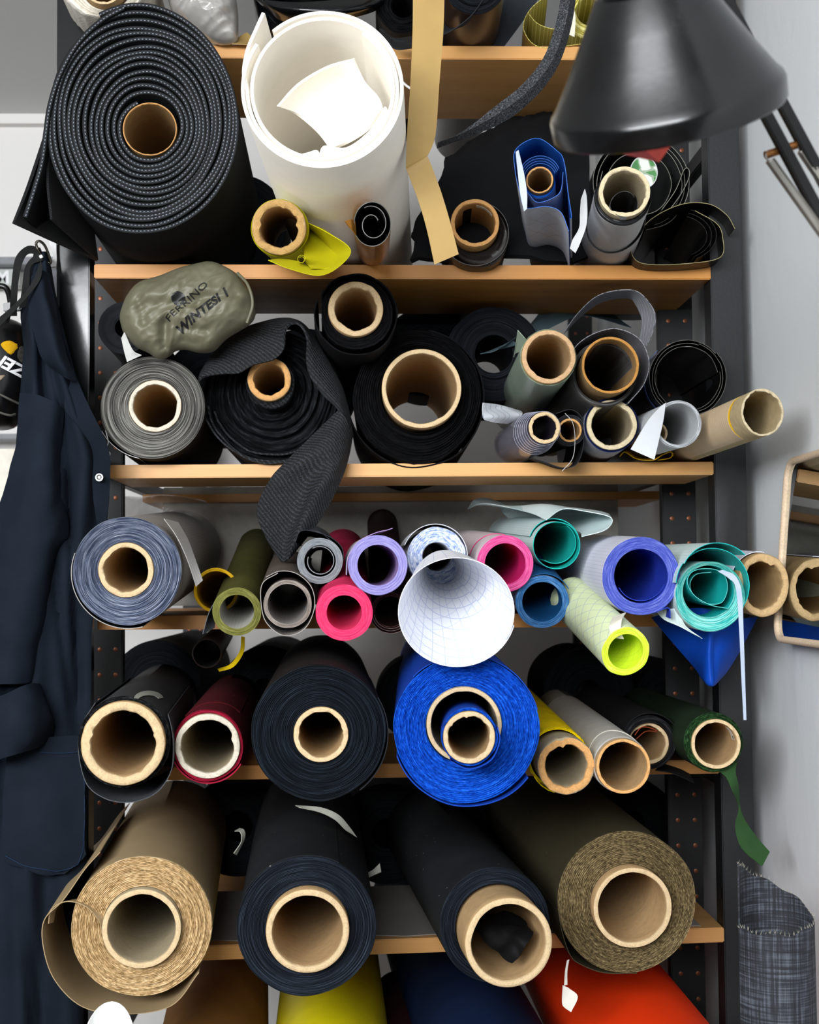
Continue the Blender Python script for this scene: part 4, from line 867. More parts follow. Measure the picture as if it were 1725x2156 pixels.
def thick_spiral(R, name, pts, th, L, mats, t0=0.0, rnd=.0):
    n = len(pts); vs = []; fs = []; ix = []; uvs = []; P2 = [Vector(p) for p in pts]; arcl = 0.0; al = []
    for i in range(n):
        if i: arcl += (P2[i]-P2[i-1]).length
        al.append(arcl)
    for i in range(n):
        a, b = P2[max(i-1, 0)], P2[min(i+1, n-1)]; d = (b-a).normalized(); nn = Vector((d.y, -d.x))
        t = t0 + rnd*noise.noise(Vector((i*.03, 1.3, 0)))
        o, q = P2[i]+nn*th*.5, P2[i]-nn*th*.5
        vs += [(o.x, t0+L, o.y), (o.x, t+.0012, o.y), ((o.x*.9+q.x*.1), t, (o.y*.9+q.y*.1)), ((q.x*.9+o.x*.1), t, (q.y*.9+o.y*.1)), (q.x, t+.0012, q.y), (q.x, t0+L, q.y)]
    V = [0, 0, .05, .95, 1, 1]
    for i in range(n-1):
        for k in range(5):
            fs.append((i*6+k, i*6+k+1, (i+1)*6+k+1, (i+1)*6+k)); ix.append(1 if k in (0, 4) else 0)
    for i in (0, n-1): fs.append(tuple(i*6+k for k in (range(6) if i == 0 else reversed(range(6))))); ix.append(1)
    o = mk(name, vs, fs, mats, R.o, ix, ang=50); uv = o.data.uv_layers.new(name='uv')
    for lp in o.data.loops:
        i, k = divmod(lp.vertex_index, 6); uv.data[lp.index].uv = (al[i]/.0058, V[k])
    return o
thick_spiral(R, 'spiral_turns', pts, .0072, R.L, [STI, FOAMK], rnd=.006)
core(R, 57, 54, (315, 270), prot=-.004, rag=.004, seed=33, body=CARDB, cut=CUTB, L=.8)
# backing disc so no light passes between turns, and the loose flap
fl2 = [R.lp(*p) for p in [(300, 8), (255, 18), (205, 50), (160, 100), (125, 170), (105, 235), (97, 290), (96, 350), (100, 400), (107, 462)]]
flap = [(v.x, v.y) for v in spline([(p[0], p[1], 0) for p in [R.lp(*q) for q in [(262, 14), (215, 42), (165, 92), (128, 160), (108, 225), (100, 280), (92, 345), (76, 405), (58, 462)]]], 9)]
y = R.Y
thick_spiral(R, 'outer_flap', flap, .0075, .10, [STI, FOAMK], t0=-.006)
patch('flap_back', [[(200, 55, y+.06), (230, 60, y+.3)], [(140, 150, y+.04), (180, 170, y+.3)], [(100, 270, y+.03), (150, 300, y+.3)], [(60, 390, y+.02), (130, 420, y+.3)], [(28, 470, y+.01), (205, 548, y+.19)]], MDOT, R.o, th=.005)
patch('flap_underside', [[(108, 462, y), (205, 548, y+.19)], [(100, 380, y+.01), (190, 440, y+.2)], [(105, 300, y+.02), (170, 340, y+.2)]], MDOT, R.o, th=.004)
# white foam roll
WF = plain('white_foam', '#f2ece0', rough=.5, bump=.05, bscale=30, var=.02); WF2 = WF
R = roll('foam_roll', 'big white foam sheet roll standing out beside the black neoprene roll', 681, 188, 172, (905, 1300), shelf=2, L=1.1)
fp = [(v.x, v.y) for v in spline([(p[0], p[1], 0) for p in sc(R, arc(143, 150, 60, -250, 18))+sc(R, arc(152, 160, -268, -560, 18))+sc(R, [(-174*cos(radians(20)), 174*sin(radians(20)))])+sc(R, [(-173, 60), (-152, 122), (-128, 162)])], 5)]
fp = sc(R, arc(146, 152, 55, -240, 60)) + sc(R, arc(152.5, 161, -246, -540, 60)) + [(v.x*R.s, v.y*R.s) for v in spline([(-161, 10, 0), (-168, 40, 0), (-160, 88, 0), (-142, 132, 0), (-126, 168, 0)], 6)][3:]
thick_spiral(R, 'spiral_turns', fp, .0052, R.L, [WF, WF])
thick_spiral(R, 'outer_turn', sc(R, arc(163, 170, 130, -215, 80)), .0052, R.L, [WF, WF], t0=-.004)
y = R.Y
patch('inner_curl', [[(585, 224, y+.03), (628, 178, y+.05), (688, 142, y+.06), (746, 124, y+.05)], [(625, 240, y+.07), (668, 205, y+.11), (725, 178, y+.11), (766, 172, y+.07)], [(668, 275, y+.08), (705, 250, y+.13), (758, 225, y+.12), (795, 205, y+.06)], [(698, 314, y+.05), (732, 300, y+.08), (775, 272, y+.07), (806, 232, y+.03)]], WF2, R.o, th=.004)
patch('torn_edge', [[(622, 330, y+.01), (628, 344, y+.03)], [(650, 322, y+.01), (652, 348, y+.03)], [(668, 318, y+.012), (672, 346, y+.03)], [(674, 338, y+.008), (680, 346, y+.03)], [(682, 308, y+.01), (700, 342, y+.03)], [(730, 312, y+.01), (735, 334, y+.03)], [(780, 275, y+.01), (790, 300, y+.03)], [(812, 225, y+.01), (822, 245, y+.03)]], WF, R.o, th=.003)
# yellow-green roll
LY = cloth('yellow_green_paper', '#b3ab14', rough=.6, var=.06, weave=1500)
R = roll('fabric_roll', 'yellow-green sheet roll with a crumbly thick cardboard core', 588, 479, 57, (720, None), shelf=2, Y=-.33, L=.55)
wound(R, 61, 56, LY, LY, nl=2, seed=71, t0=.02); core(R, 57, 41, prot=.008, rag=.05, seed=34, cut=cutboard('cardboard_cut_rough', '#b8935c'), fuzz=.02)
y = R.Y
patch('loose_sheet', [[(640, 465, y+.03), (660, 490, y+.12)], [(690, 490, y+.0), (680, 520, y+.1)], [(738, 525, y-.02), (700, 545, y+.06)], [(715, 560, y-.03), (690, 560, y+.02)], [(672, 580, y-.035), (660, 562, y+.0)], [(610, 566, y-.03), (625, 550, y+.01)], [(565, 548, y-.02), (590, 545, y+.02)]], LY, R.o)
patch('loose_sheet', [[(650, 470, y+.1), (640, 540, y+.02), (655, 565, y-.02)], [(690, 488, y+.1), (690, 545, y+.03), (690, 565, y-.01)], [(735, 525, y+.08), (728, 545, y+.02), (712, 560, y-.02)]], LY, R.o)
sheet(R, 'curled_bit', [(x*R.s, z*R.s) for x, z in arc(9, 5, 0, 500, 30, c=(47, -68))], .0006, LY, t0=-.035, t1=-.01)
# foil roll
GF = NT('gold_foil_back'); o_ = GF.obj(); nz_ = GF.noise(o_, 30, 4); gc = GF.ramp(nz_, [(.3, '#a8702c'), (.7, '#c48636')]); GF.l(gc, GF.b.inputs['Base Color']); GF.bump(nz_, .6, .002); GF.set(Roughness=.28, Metallic=.85); GF = GF.m
R = roll('foil_roll', 'small black woven roll with a shiny gold back before the white foam', 784, 472, 40, (800, None), shelf=2, Y=-.36, L=.5)
KW = meshmat('black_woven_film', '#0a0a0a', '#2c2c2a', 420)
sheet(R, 'outer_turn', sc(R, arc(38, 40, 190, -170, 50, sy=1.15)), .001, GF, t0f=lambda f: -.004-.006*sin(f*6), t1=.45, edge=plain('film_edge2', '#4f4f48', .4), inside=KW)
sheet(R, 'inner_turn', sc(R, arc(34, 14, 120, -330, 50, sy=1.15)), .001, KW, t0=.0, t1=.25, edge=plain('film_edge2', '#4f4f48', .4))
patch('torn_corner', [[(748, 465, R.Y-.002), (750, 495, R.Y)], [(738, 462, R.Y-.01), (742, 485, R.Y-.008)], [(726, 466, R.Y-.015), (735, 478, R.Y-.012)]], GF, R.o)
# cored roll
BRK = plain('black_brown_coated', '#17110e', rough=.45, bump=.1)
R = roll('fabric_roll', 'dark brown-black roll with a bare cardboard core beside the kraft strip', 1004, 485, 66, (880, 1233), shelf=2, Y=-.06, L=.8)
wound(R, 64, 52, BRK, BRK, ci=(1000, 473), co=(1010, 492), nl=4, seed=72, t0=.02, wob=.04); core(R, 51, 42, (1000, 473), prot=.012, rag=.015, seed=35, cut=CUTB, body=cardboard('cardboard_mid', '#b58a55'))
sheet(R, 'printed_label', [(x*R.s, z*R.s) for x, z in arc(41.6, 41.6, 28, 85, 10, c=(-4, 12))], .0003, plain('label_paper', '#cfcabd', .7), t0=.0, t1=.012)
sheet(R, 'loose_turn', sc(R, arc(66, 74, 60, -160, 50)), .001, BRK, t0=.012, t1=.5)
# blue and white sailcloth roll
BW = ripstop('iceblue_diamond', '#b3bccb', '#9c8c84', R=.045, sp=.034, w=.035, mode='diamond', slope=.45, amt=.7); BWI = ripstop('azure_lining', '#1558b0', '#0c3c80', R=.04, sp=.03, w=.03, mode='diamond', slope=.5)
R = roll('sailcloth_roll', 'ice-blue sailcloth roll with azure lining folded open at the top', 1140, 372, 52, (1215, 1233), shelf=2, Y=-.22, L=.6)
core(R, 29, 25, (1136, 371), prot=-.02, rag=.015, seed=36, body=CARDB, cut=CUTB)
wound(R, 33, 30, BWI, BW, ci=(1136, 371), co=(1136, 374), nl=2, seed=73, t0=.03)
for k in range(4): sheet(R, 'inner_turn', sc(R, arc(34+k*3, 35+k*3, 20, 160, 20, c=(-3, 2))), .0006, BWI, t0=.02-k*.006, t1=.3)
sheet(R, 'outer_sheet', sc(R, [(v.x, v.y) for v in spline([(58, -95, 0), (62, -88, 0), (56, -40, 0), (48, 30, 0), (32, 52, 0), (-8, 76, 0), (-52, 52, 0), (-54, 10, 0), (-46, -30, 0), (-34, -66, 0), (10, -64, 0), (40, -78, 0), (56, -120, 0)], 8)]), .0009, BWI, t0f=lambda f: -.01+.01*sin(f*9), t1=.42, inside=BW, edge=BWI)
sheet(R, 'inner_fold', sc(R, [(v.x, v.y) for v in spline([(-30, -30, 0), (-10, -52, 0), (20, -46, 0), (40, -30, 0), (46, 10, 0)], 8)]), .0009, BWI, t0=.005, t1=.3, inside=BW)
patch('folded_edge', [[(1086, 320, R.Y-.012), (1092, 316, R.Y-.012)], [(1090, 360, R.Y-.014), (1103, 362, R.Y-.014)], [(1096, 410, R.Y-.014), (1110, 405, R.Y-.016)], [(1104, 445, R.Y-.012), (1110, 440, R.Y-.015)]], BW, R.o)
# white roll with core
WR = plain('white_coated_paper', '#b9babb', rough=.5, var=.04); KE = plain('black_backing', '#101114', .5)
R = roll('fabric_roll', 'white coated roll with black backing on a cardboard core holding a curled scrap', 1313, 412, 62, (1050, 1233), shelf=2, Y=-.25, L=.75)
wound(R, 60, 54, KE, WR, ci=(1315, 407), co=(1313, 412), nl=3, seed=74, t0=.012); core(R, 54, 44, (1315, 405), prot=.004, rag=.035, seed=37, cut=cutboard('cardboard_cut_ivory', '#d8c8a4'), body=CARDG)
sheet(R, 'outer_turn', sc(R, arc(63, 66, 150, 390, 50)), .001, WR, t0f=lambda f: .16+.03*sin(f*5), t1=.6, edge=KE)
sheet(R, 'curled_scrap', sc(R, arc(31, 25, 40, -330, 40, c=(0, -18))), .0007, WR, t0f=lambda f: .0+.006*sin(f*12), t1=.2, edge=KE, inside=KE)
y = R.Y
patch('hanging_strip', [[(1232, 398, y+.01), (1224, 420, y+.012)], [(1236, 420, y), (1222, 450, y+.004)], [(1236, 470, y-.01), (1220, 480, y-.006)], [(1222, 512, y-.015), (1206, 505, y-.012)], [(1212, 533, y-.018), (1200, 523, y-.016)]], WR, R.o)
# dark rolls at the right
KS = plain('black_satin_film', '#131415', rough=.4, bump=.15); KSI = plain('charcoal_satin_inside', '#2a2b2b', rough=.6, bump=.3, bscale=400)
R = roll('film_roll', 'large loosely rolled black film with a green camouflage end sticker', 1350, 385, 100, (860, 1233), Y=.02, L=.7)
for k, (r0, r1, a0, a1) in enumerate(((102, 100, 60, -300), (95, 92, 100, -240), (90, 84, 120, -200), (72, 62, 170, -150))): sheet(R, 'film_turn', sc(R, arc(r0, r1, a0, a1, 60, wob=.02, seed=k)), .0008, KS, t0=.004*k, t1=.7, inside=KSI, edge=plain('film_edge3', '#77756a', .4))
sheet(R, 'folded_fin', sc(R, [(v.x, v.y) for v in spline([(40, -62, 0), (70, -20, 0), (88, 22, 0), (98, 24, 0), (98, 5, 0), (80, -30, 0), (50, -70, 0)], 7)]), .0009, KS, t0=-.012, t1=.4, edge=plain('film_edge3', '#77756a', .4))
def camo():
    t = NT('camouflage_sticker'); o = t.obj(); nz = t.noise(o, 42, 1.5, .4); c = t.ramp(nz, [(.0, '#c9cfc4'), (.40, '#8a9a84'), (.45, '#3c7a3c'), (.53, '#2e6a34')]); t.t.nodes['Color Ramp'].color_ramp.interpolation = 'CONSTANT'
    t.l(c, t.b.inputs['Base Color']); t.set(Roughness=.4); return t.m
vs, fs = lathe([(.0001, -.004), (.0225, -.004), (.0228, 0), (.0228, .012)], 40); vs = [Vector((v[0], v[1], v[2]*1.18)) for v in vs]
q = P(1355, 364, -.03); 
mk('camouflage_sticker', [Vector(v)+q for v in vs], fs, camo(), R.o, world=True)
vs, fs = lathe([(.0222, -.0046), (.0236, -.0046), (.0236, .002), (.0222, .002)], 40, closed=True); mk('sticker_rim', [Vector((v[0], v[1], v[2]*1.18))+q for v in vs], fs, WR, R.o, world=True)
R = roll('film_roll', 'black curled film sheet opening beside the post on the upper board', 1425, 492, 86, (1000, 1233), Y=-.05, L=.6)
KB = layers('black_brushed_film', ['#080707', '#161413', '#2a2624'], k1=3, k2=500, rough=.35)
sheet(R, 'outer_sheet', sc(R, [(v.x, v.y) for v in spline([(122, 8, 0), (105, 38, 0), (68, 62, 0), (10, 62, 0), (-55, 30, 0), (-92, -20, 0), (-90, -50, 0), (-60, -64, 0), (20, -64, 0), (90, -52, 0), (96, -10, 0), (84, 20, 0), (40, 48, 0)], 8)]), .0009, KB, t0=0, t1=.5, edge=plain('film_edge_gold', '#8a8050', .4))
for k in range(3): sheet(R, 'inner_turn', sc(R, arc(84-k*9, 80-k*9, 70, -60, 30, sy=.7, c=(2, -4))), .0008, KB, t0=.004*k+.003, t1=.4)
# black cloth heap behind
def heap(name, label, rows, mat, th=.01): return tag(patch(name, rows, mat, None, th=th, wrinkle=.012), label, 'fabric')
heap('folded_black_fabric', 'matt black fabric draped over the rolls behind the kraft strip', [[(860, 546, .02), (960, 546, .02), (1090, 546, .02), (1240, 546, .03)], [(880, 470, .05), (960, 440, .08), (1090, 430, .08), (1240, 440, .06)], [(930, 360, .12), (1010, 330, .16), (1100, 300, .16), (1235, 330, .12)], [(960, 330, .2), (1040, 275, .26), (1130, 243, .29), (1170, 246, .27)], [(960, 340, .34), (1040, 300, .4), (1130, 262, .42), (1230, 310, .36)]], cloth('matt_black_drape', '#17181a', rough=.9))
# kraft strip hanging from the top board
KR = plain('kraft_paper', '#a5874e', rough=.6, var=.05, bump=.05, bscale=25)
o = patch('kraft_paper_strip', [[(878, -330, .05), (948, -330, .05)], [(876, -300, -.12), (944, -300, -.12)], [(873, -220, -.24), (941, -220, -.24)], [(870, -60, -.30), (937, -60, -.29)], [(869, 60, -.31), (934, 60, -.30)], [(864, 180, -.32), (925, 180, -.31)], [(858, 270, -.33), (917, 285, -.32)], [(855, 345, -.34), (900, 330, -.335)], [(858, 362, -.345), (902, 332, -.345)], [(880, 420, -.335), (926, 395, -.33)], [(898, 480, -.33), (946, 460, -.325)], [(915, 557, -.325), (966, 535, -.32)]], KR, None, th=.0006)
tag(o, 'creased tan kraft paper strip hanging down before the upper boards', 'paper')
# foam strip
FS = NT('grey_foam_strip'); nz_ = FS.noise(FS.obj(), 420, 3, .7); FS.l(FS.ramp(nz_, [(.35, '#17181a'), (.55, '#3f4144'), (.75, '#7d8085')]), FS.b.inputs['Base Color']); FS.bump(nz_, 1.0, .002); FS.set(Roughness=.9, Specular_IOR_Level=.1); FS = FS.m
cl = [(1196, -300, .02), (1204, -240, -.08), (1208, -130, -.19), (1200, -30, -.24), (1185, 60, -.26), (1155, 140, -.28), (1100, 205, -.30), (1030, 255, -.31), (970, 288, -.315), (921, 307, -.32)]
C = spline([P(*q) for q in cl], 8); n_ = len(C); vs, fs = [], []
for i, p in enumerate(C):
    f = i/(n_-1); w = .0125*min(1, .25+(1-f)*3.2) if f > .72 else .0125
    d = (C[min(i+1, n_-1)]-C[max(i-1, 0)]).normalized(); nn = Vector((-d.z, 0, d.x)).normalized(); dp = Vector((0, 1, 0))*.010
    up = nn*w
    if f > .72: w2 = max(.12, (1-f)/.28)
    else: w2 = 1
    vs += [p-up*w2-dp, p+up*w2*.15-dp*1.6, p+up*w2+dp*.6, p-up*w2*.2+dp*1.4]
for i in range(n_-1):
    for k in range(4): fs.append((i*4+k, i*4+(k+1) % 4, (i+1)*4+(k+1) % 4, (i+1)*4+k))
fs += [(3, 2, 1, 0), tuple((n_-1)*4+k for k in range(4))]
tag(mk('foam_strip', vs, fs, FS, None, ang=25), 'speckled dark grey foam strip curving down to a point', 'foam strip')
# ------------------------------------------------------------------ top board
R = roll('wadding_roll', 'white fluffy wadding roll on a tan core above the neoprene roll', 215, -60, 105, (700, 1233), shelf=1, Y=-.1, L=.8)
WW = cloth('white_wadding', '#d8d2c6', bump=1.0, weave=250); wound(R, 100, 50, WW, WW, nl=6, seed=81, jag=.03, relief=.003, ci=(225, -28), wob=.04); core(R, 46, 40, (222, -25), prot=.02, rag=.02, seed=38)
SB = NT('silver_bag_film'); nz_ = SB.noise(SB.obj(), 22, 3); SB.l(SB.ramp(nz_, [(.3, '#b2afaa'), (.7, '#bab7b2')]), SB.b.inputs['Base Color']); SB.bump(nz_, .3, .004); SB.set(Roughness=.22, Metallic=.35); SB = SB.m
so2, _ = inflate('plastic_bag', [(360, 20), (350, -60), (400, -110), (480, -80), (498, 0), (502, 60), (496, 88), (460, 92), (420, 75), (385, 50)], -.02, .05, SB, None, wr=.014, seed=5, k=14)
tag(so2, 'crinkled silver-grey plastic bag on the top board beside the wadding', 'bag')
o = patch('kraft_scrap', [[(488, 92, -.02), (500, 80, 0), (520, 68, .01)], [(500, 93, -.02), (515, 86, 0), (530, 78, .01)], [(520, 94, -.02), (530, 92, 0), (540, 90, .01)]], plain('kraft_paper', '#c9ac72'), None, n=4)
tag(o, 'small tan kraft paper scrap lying on the top board', 'paper')
R = roll('film_roll', 'glossy black plastic film bundle on the top board behind the white foam', 640, -20, 115, (720, 1233), shelf=1, Y=-.01, L=.7)
GLK = plain('glossy_black_plastic', '#08090b', rough=.18, bump=.9, bscale=26); wound(R, 112, 60, GLK, GLK, nl=7, seed=82, wob=.08, relief=.004)
patch('loose_fold', [[(520, -10, -.05), (560, 0, -.08), (640, 5, -.1), (760, -5, -.08), (830, -10, -.03)], [(540, 0, -.06), (590, 22, -.09), (680, 25, -.11), (770, 15, -.09), (820, 0, -.04)], [(560, 20, -.04), (600, 45, -.06), (690, 45, -.07), (770, 30, -.06), (815, 10, -.02)]], GLK, R.o)
R = roll('fabric_roll', 'black ribbed knit roll on the top board beside the kraft strip', 850, 12, 60, (815, 1233), Y=-.05, L=.6)
RIBK = ripstop('black_rib_knit', '#141517', '#050506', R=.05, sp=.0045, w=.45, mode='diamond', slope=.6, rough=.9, amt=.9); wound(R, 58, 25, F_FUZZ, RIBK, nl=6, seed=83, wob=.04, relief=.003)
patch('ragged_bottom', [[(800, 60, -.05), (810, 85, -.04)], [(830, 80, -.06), (835, 104, -.05)], [(870, 76, -.06), (868, 102, -.05)]], RIBK, R.o, th=.004)
R = roll('fabric_roll', 'bronze-black coated roll with many thin turns on the top board', 1000, -35, 66, (860, 1233), Y=-.132, L=.8)
BRZ = plain('bronze_black_film', '#3a2a20', rough=.35, bump=.05); wound(R, 66, 38, F_BLACK, BRZ, nl=7, seed=84, ci=(1008, -45), cone=.0); core(R, 38, 30, (1010, -46), prot=.03, rag=.02, seed=39)
patch('loose_corner', [[(1030, -20, R.Y-.003), (1045, 10, R.Y+.1)], [(990, 35, R.Y-.006), (1000, 45, R.Y+.08)], [(935, 72, R.Y-.002), (950, 60, R.Y+.06)], [(925, 50, R.Y+.05), (930, 40, R.Y+.1)]], cloth('dark_grey_cloth', '#2e3034'), R.o)
o = patch('slate_fabric_sheet', [[(1005, 97, .06), (1030, 98, .05), (1062, 98, .05)], [(1035, 40, .06), (1065, 40, .05), (1105, 40, .05)], [(1070, -40, .06), (1110, -40, .05), (1160, -40, .05)]], cloth('slate_blue_cloth', '#2b3036', rough=.6), None)
tag(o, 'slate grey fabric sheet leaning on the top board beside the yellow netting', 'fabric')
YN = ripstop('yellow_netting', '#a89c3a', '#efe79a', R=.05, sp=.0055, w=.18, rough=.5, amt=.9); YK = ripstop('kraft_diamond', '#b99142', '#3a2a16', R=.05, sp=.02, w=.05, mode='diamond', slope=1.4, amt=.7)
R = roll('netting_roll', 'yellow netting roll wrapped in patterned kraft paper on the top board', 1195, 40, 95, (1020, 1233), Y=-.004, L=.6)
sheet(R, 'paper_wrap', sc(R, [(v.x, v.y) for v in spline([(105, 70, 0), (110, 10, 0), (90, -40, 0), (20, -55, 0), (-60, -58, 0), (-92, -20, 0), (-80, 20, 0), (-40, 55, 0)], 8)]), .001, YK, t0=0, t1=.4, inside=YN, edge=YN)
sheet(R, 'netting_turn', sc(R, [(v.x, v.y) for v in spline([(-82, 12, 0), (-60, -12, 0), (-20, -22, 0), (10, 10, 0), (30, 50, 0)], 8)]), .001, YN, t0=-.005, t1=.4)
wound(R, 60, 30, YN, YN, ci=(1245, 20), co=(1245, 20), nl=5, seed=85, t0=.01)
patch('masking_tape', [[(1205, 8, R.Y-.02), (1196, 20, R.Y-.02)], [(1212, 35, R.Y-.022), (1194, 50, R.Y-.022)], [(1210, 78, R.Y-.02), (1196, 72, R.Y-.02)]], plain('masking_tape', '#d9d6c4', .7), R.o)
tube('white_cord', [(845, 170, -.02), (858, 182, -.03), (872, 190, -.03), (890, 200, -.01), (905, 195, .05)], .0022, plain('white_cord', '#c9c9c9', .6))
tag(bpy.data.objects['white_cord'], 'short white cord end showing beside the white foam roll', 'cord')
# ------------------------------------------------------------------ small pieces on the rolls
SCR = plain('grey_white_paper_scrap', '#a9a99c', .8, bump=.3)
R = ROLLK
c = thing('fabric_scrap', 'crumpled black fabric scrap stuffed inside the open cardboard core', 'fabric', Matrix.Translation(P(1060, 1975, R.Y)))
patch('scrap_sheet', [[(995, 1945, R.Y+.02), (1005, 1975, R.Y+.0), (1040, 2000, R.Y-.03), (1075, 2026, R.Y-.055)], [(1020, 1935, R.Y+.03), (1045, 1955, R.Y-.01), (1070, 1975, R.Y-.035), (1098, 2000, R.Y-.05)], [(1062, 1922, R.Y+.03), (1072, 1942, R.Y-.005), (1098, 1955, R.Y-.03), (1118, 1972, R.Y-.045)], [(1090, 1928, R.Y+.05), (1102, 1940, R.Y+.01), (1112, 1950, R.Y-.02), (1120, 1962, R.Y-.04)]], cloth('black_satin_scrap', '#0d0d0e', rough=.45), c, wrinkle=.010)
R = ROLLKH; y = R.Y
patch('tag_string', [[(1194, 2022, y), (1199, 2020, y)], [(1190, 2045, y-.004), (1195, 2045, y-.004)], [(1188, 2075, y-.004), (1195, 2073, y-.004)]], plain('white_tag', '#cfcac0', .7), R.o)
patch('white_tag', [[(1185, 2074, y-.004), (1197, 2080, y-.004)], [(1184, 2112, y-.006), (1217, 2098, y-.012)], [(1190, 2122, y-.006), (1203, 2131, y-.01)]], plain('white_tag', '#cfcac0', .7), R.o)
tag(patch('paper_scrap', [[(622, 1696, -.02), (630, 1700, -.03)], [(675, 1700, -.035), (672, 1710, -.04)], [(712, 1715, -.04), (705, 1726, -.045)], [(735, 1740, -.03), (728, 1748, -.035)], [(752, 1763, -.015), (742, 1756, -.02)]], SCR, None), 'long torn grey-white paper strip lying on the blue-grey edged black roll', 'paper')
tag(patch('paper_scrap', [[(494, 1750, .0), (505, 1744, .01)], [(506, 1752, -.01), (514, 1748, .0)], [(508, 1772, -.01), (515, 1766, .0)], [(492, 1797, -.01), (498, 1800, .0)]], SCR, None), 'torn paper scrap caught between the tan roll and the black roll', 'paper')
tag(patch('paper_scrap', [[(768, 1840, .02), (772, 1850, .01)], [(785, 1832, .01), (788, 1842, .0)], [(800, 1818, .01), (803, 1836, .0)]], SCR, None), 'small torn paper scrap at the side of the blue-grey edged black roll', 'paper')
R = ROLL4A; y = R.Y
vs = []; fs = []
arcp = arc(27, 27, 15, 165, 16)
for i, (x, z) in enumerate(arcp):
    w = 5 + 3.5*sin(pi*i/16); u = Vector((x, z)).normalized()
    for q in (-w, w): vs.append((313 + (x + u.x*q), 1474 - (z + u.y*q)*.55))
v3 = []
Minv = R.M.inverted()
for (px, py) in vs:          # lay the torn tape on the top of the roll surface
    d = ray(px, py); o_ = Minv @ CAM; dd = Minv.to_3x3() @ d; rr = 97.5*R.s
    a_ = dd.x**2+dd.z**2; b_ = 2*(o_.x*dd.x+o_.z*dd.z); c_ = o_.x**2+o_.z**2-rr*rr; disc = b_*b_-4*a_*c_
    tt = (-b_-sqrt(max(disc, 0)))/(2*a_); v3.append(o_+dd*tt)
fs = [(2*i, 2*i+1, 2*i+3, 2*i+2) for i in range(16)]; v3, fs = thicken(v3, fs, .0006); mk('torn_tape', v3, fs, SCR, R.o)
tag(patch('yellow_strap', [[(508, 1340, .06), (516, 1342, .06)], [(505, 1370, .03), (513, 1374, .03)], [(485, 1398, .01), (492, 1404, .01)], [(458, 1408, .01), (462, 1414, .01)]], cloth('yellow_webbing', '#d9b810'), None), 'thin yellow strap looping down onto the maroon roll', 'strap')
FROST = plain('frosted_plastic_sheet', '#9a948f', rough=.45, spec=.4, var=.05, bscale=8)
A, B = SHELF[6]
vs = []; fs = []
for i in range(13):
    f = .015 + .95*i/12; p = A + (B-A)*f
    for yy in (.012 + .01*(i % 3), .2, .415): vs.append(Vector((p.x, yy, p.z+.0012)))
for i in range(12):
    for k in range(2): fs.append((i*3+k, (i+1)*3+k, (i+1)*3+k+1, i*3+k+1))
vs, fs = thicken(vs, fs, .0012); tag(mk('plastic_sheet', vs, fs, FROST), 'frosted grey plastic sheet spread on the lowest pine board', 'sheet')
PB = plain('clear_bag_film', '#b9b4aa', rough=.15, spec=.7, alpha=.38, bump=.5, bscale=30)
o, _ = inflate('plastic_bag', [(250, 1050), (300, 1046), (345, 1042), (400, 1048), (436, 1058), (430, 1085), (415, 1105), (360, 1108), (300, 1104), (252, 1100)], .42, .06, PB, None, wr=.012, seed=9, k=20, nr=16)
tag(o, 'crumpled clear plastic bag lying behind the big grey ripstop roll', 'bag')
# black rolls added deep in the shelves to keep the gaps dark; some ends show
for (cx, cy, r, Y, lab) in ((880, 1470, 88, .50, 'black roll deep in the shelf between the black and bright blue rolls'), (1240, 1460, 95, .52, 'black roll deep in the shelf above the frayed yellow roll'), (330, 1440, 92, .56, 'black roll deep in the shelf behind the wide-cored grey roll'),
        (560, 1455, 95, .62, 'black roll deep in the shelf behind the maroon roll'), (1420, 1480, 85, .60, 'black roll deep in the shelf behind the dark green roll'),
        (500, 1740, 105, .52, 'black roll deep on the lowest board behind the tan roll'), (815, 1755, 105, .52, 'black roll deep on the lowest board between the two black rolls'), (1060, 1740, 100, .60, 'black roll deep on the lowest board behind the hollow-cored roll'), (1330, 1735, 95, .62, 'black roll deep on the lowest board by the perforated post'),
        (500, 470, 105, .40, 'black roll deep on the upper board behind the neoprene roll'), (450, 820, 110, .42, 'black roll deep on the shelf behind the stuff sack'), (900, 740, 95, .44, 'black roll deep on the shelf under the upper board')):
    R = roll('fabric_roll', lab, cx, cy, r, (772, 1233), Y=Y, L=.7); wound(R, r, r*.3, F_BLACK, K_BLACK, nl=5, seed=int(cx), na=48)

# ------------------------------------------------------------------ desk lamp
camx, camy, camz = RC.col[0], RC.col[1], RC.col[2]
yl = -1.18; cR = P(1409, 248, yl); sl = mpp(1409, 248, yl); vv = (cR-CAM).normalized()
im = (camx*.155 - camy*.988); im = (im - vv*im.dot(vv)).normalized(); ax = (im*cos(radians(13)) + vv*sin(radians(13))).normalized()   # points out of the opening
lx = camx - ax*camx.dot(ax); lx.normalize(); lz = lx.cross(ax)
ML = Matrix(((lx.x, ax.x, lz.x, cR.x), (lx.y, ax.y, lz.y, cR.y), (lx.z, ax.z, lz.z, cR.z), (0, 0, 0, 1)))
def lampblack():
    t = NT('lamp_black_enamel'); o = t.obj(); n1 = t.noise(o, 26, 5, .7); n2 = t.noise(o, 160, 4)
    c = t.ramp(n1, [(.45, '#050506'), (.68, '#0b0c0d'), (.8, '#3b372f')]); t.l(c, t.b.inputs['Base Color'])
    t.l(t.math('ADD', t.math('MULTIPLY', n1, .2), .14), t.b.inputs['Roughness']); t.bump(n2, .06, .001); t.set(Specular_IOR_Level=.45); return t.m
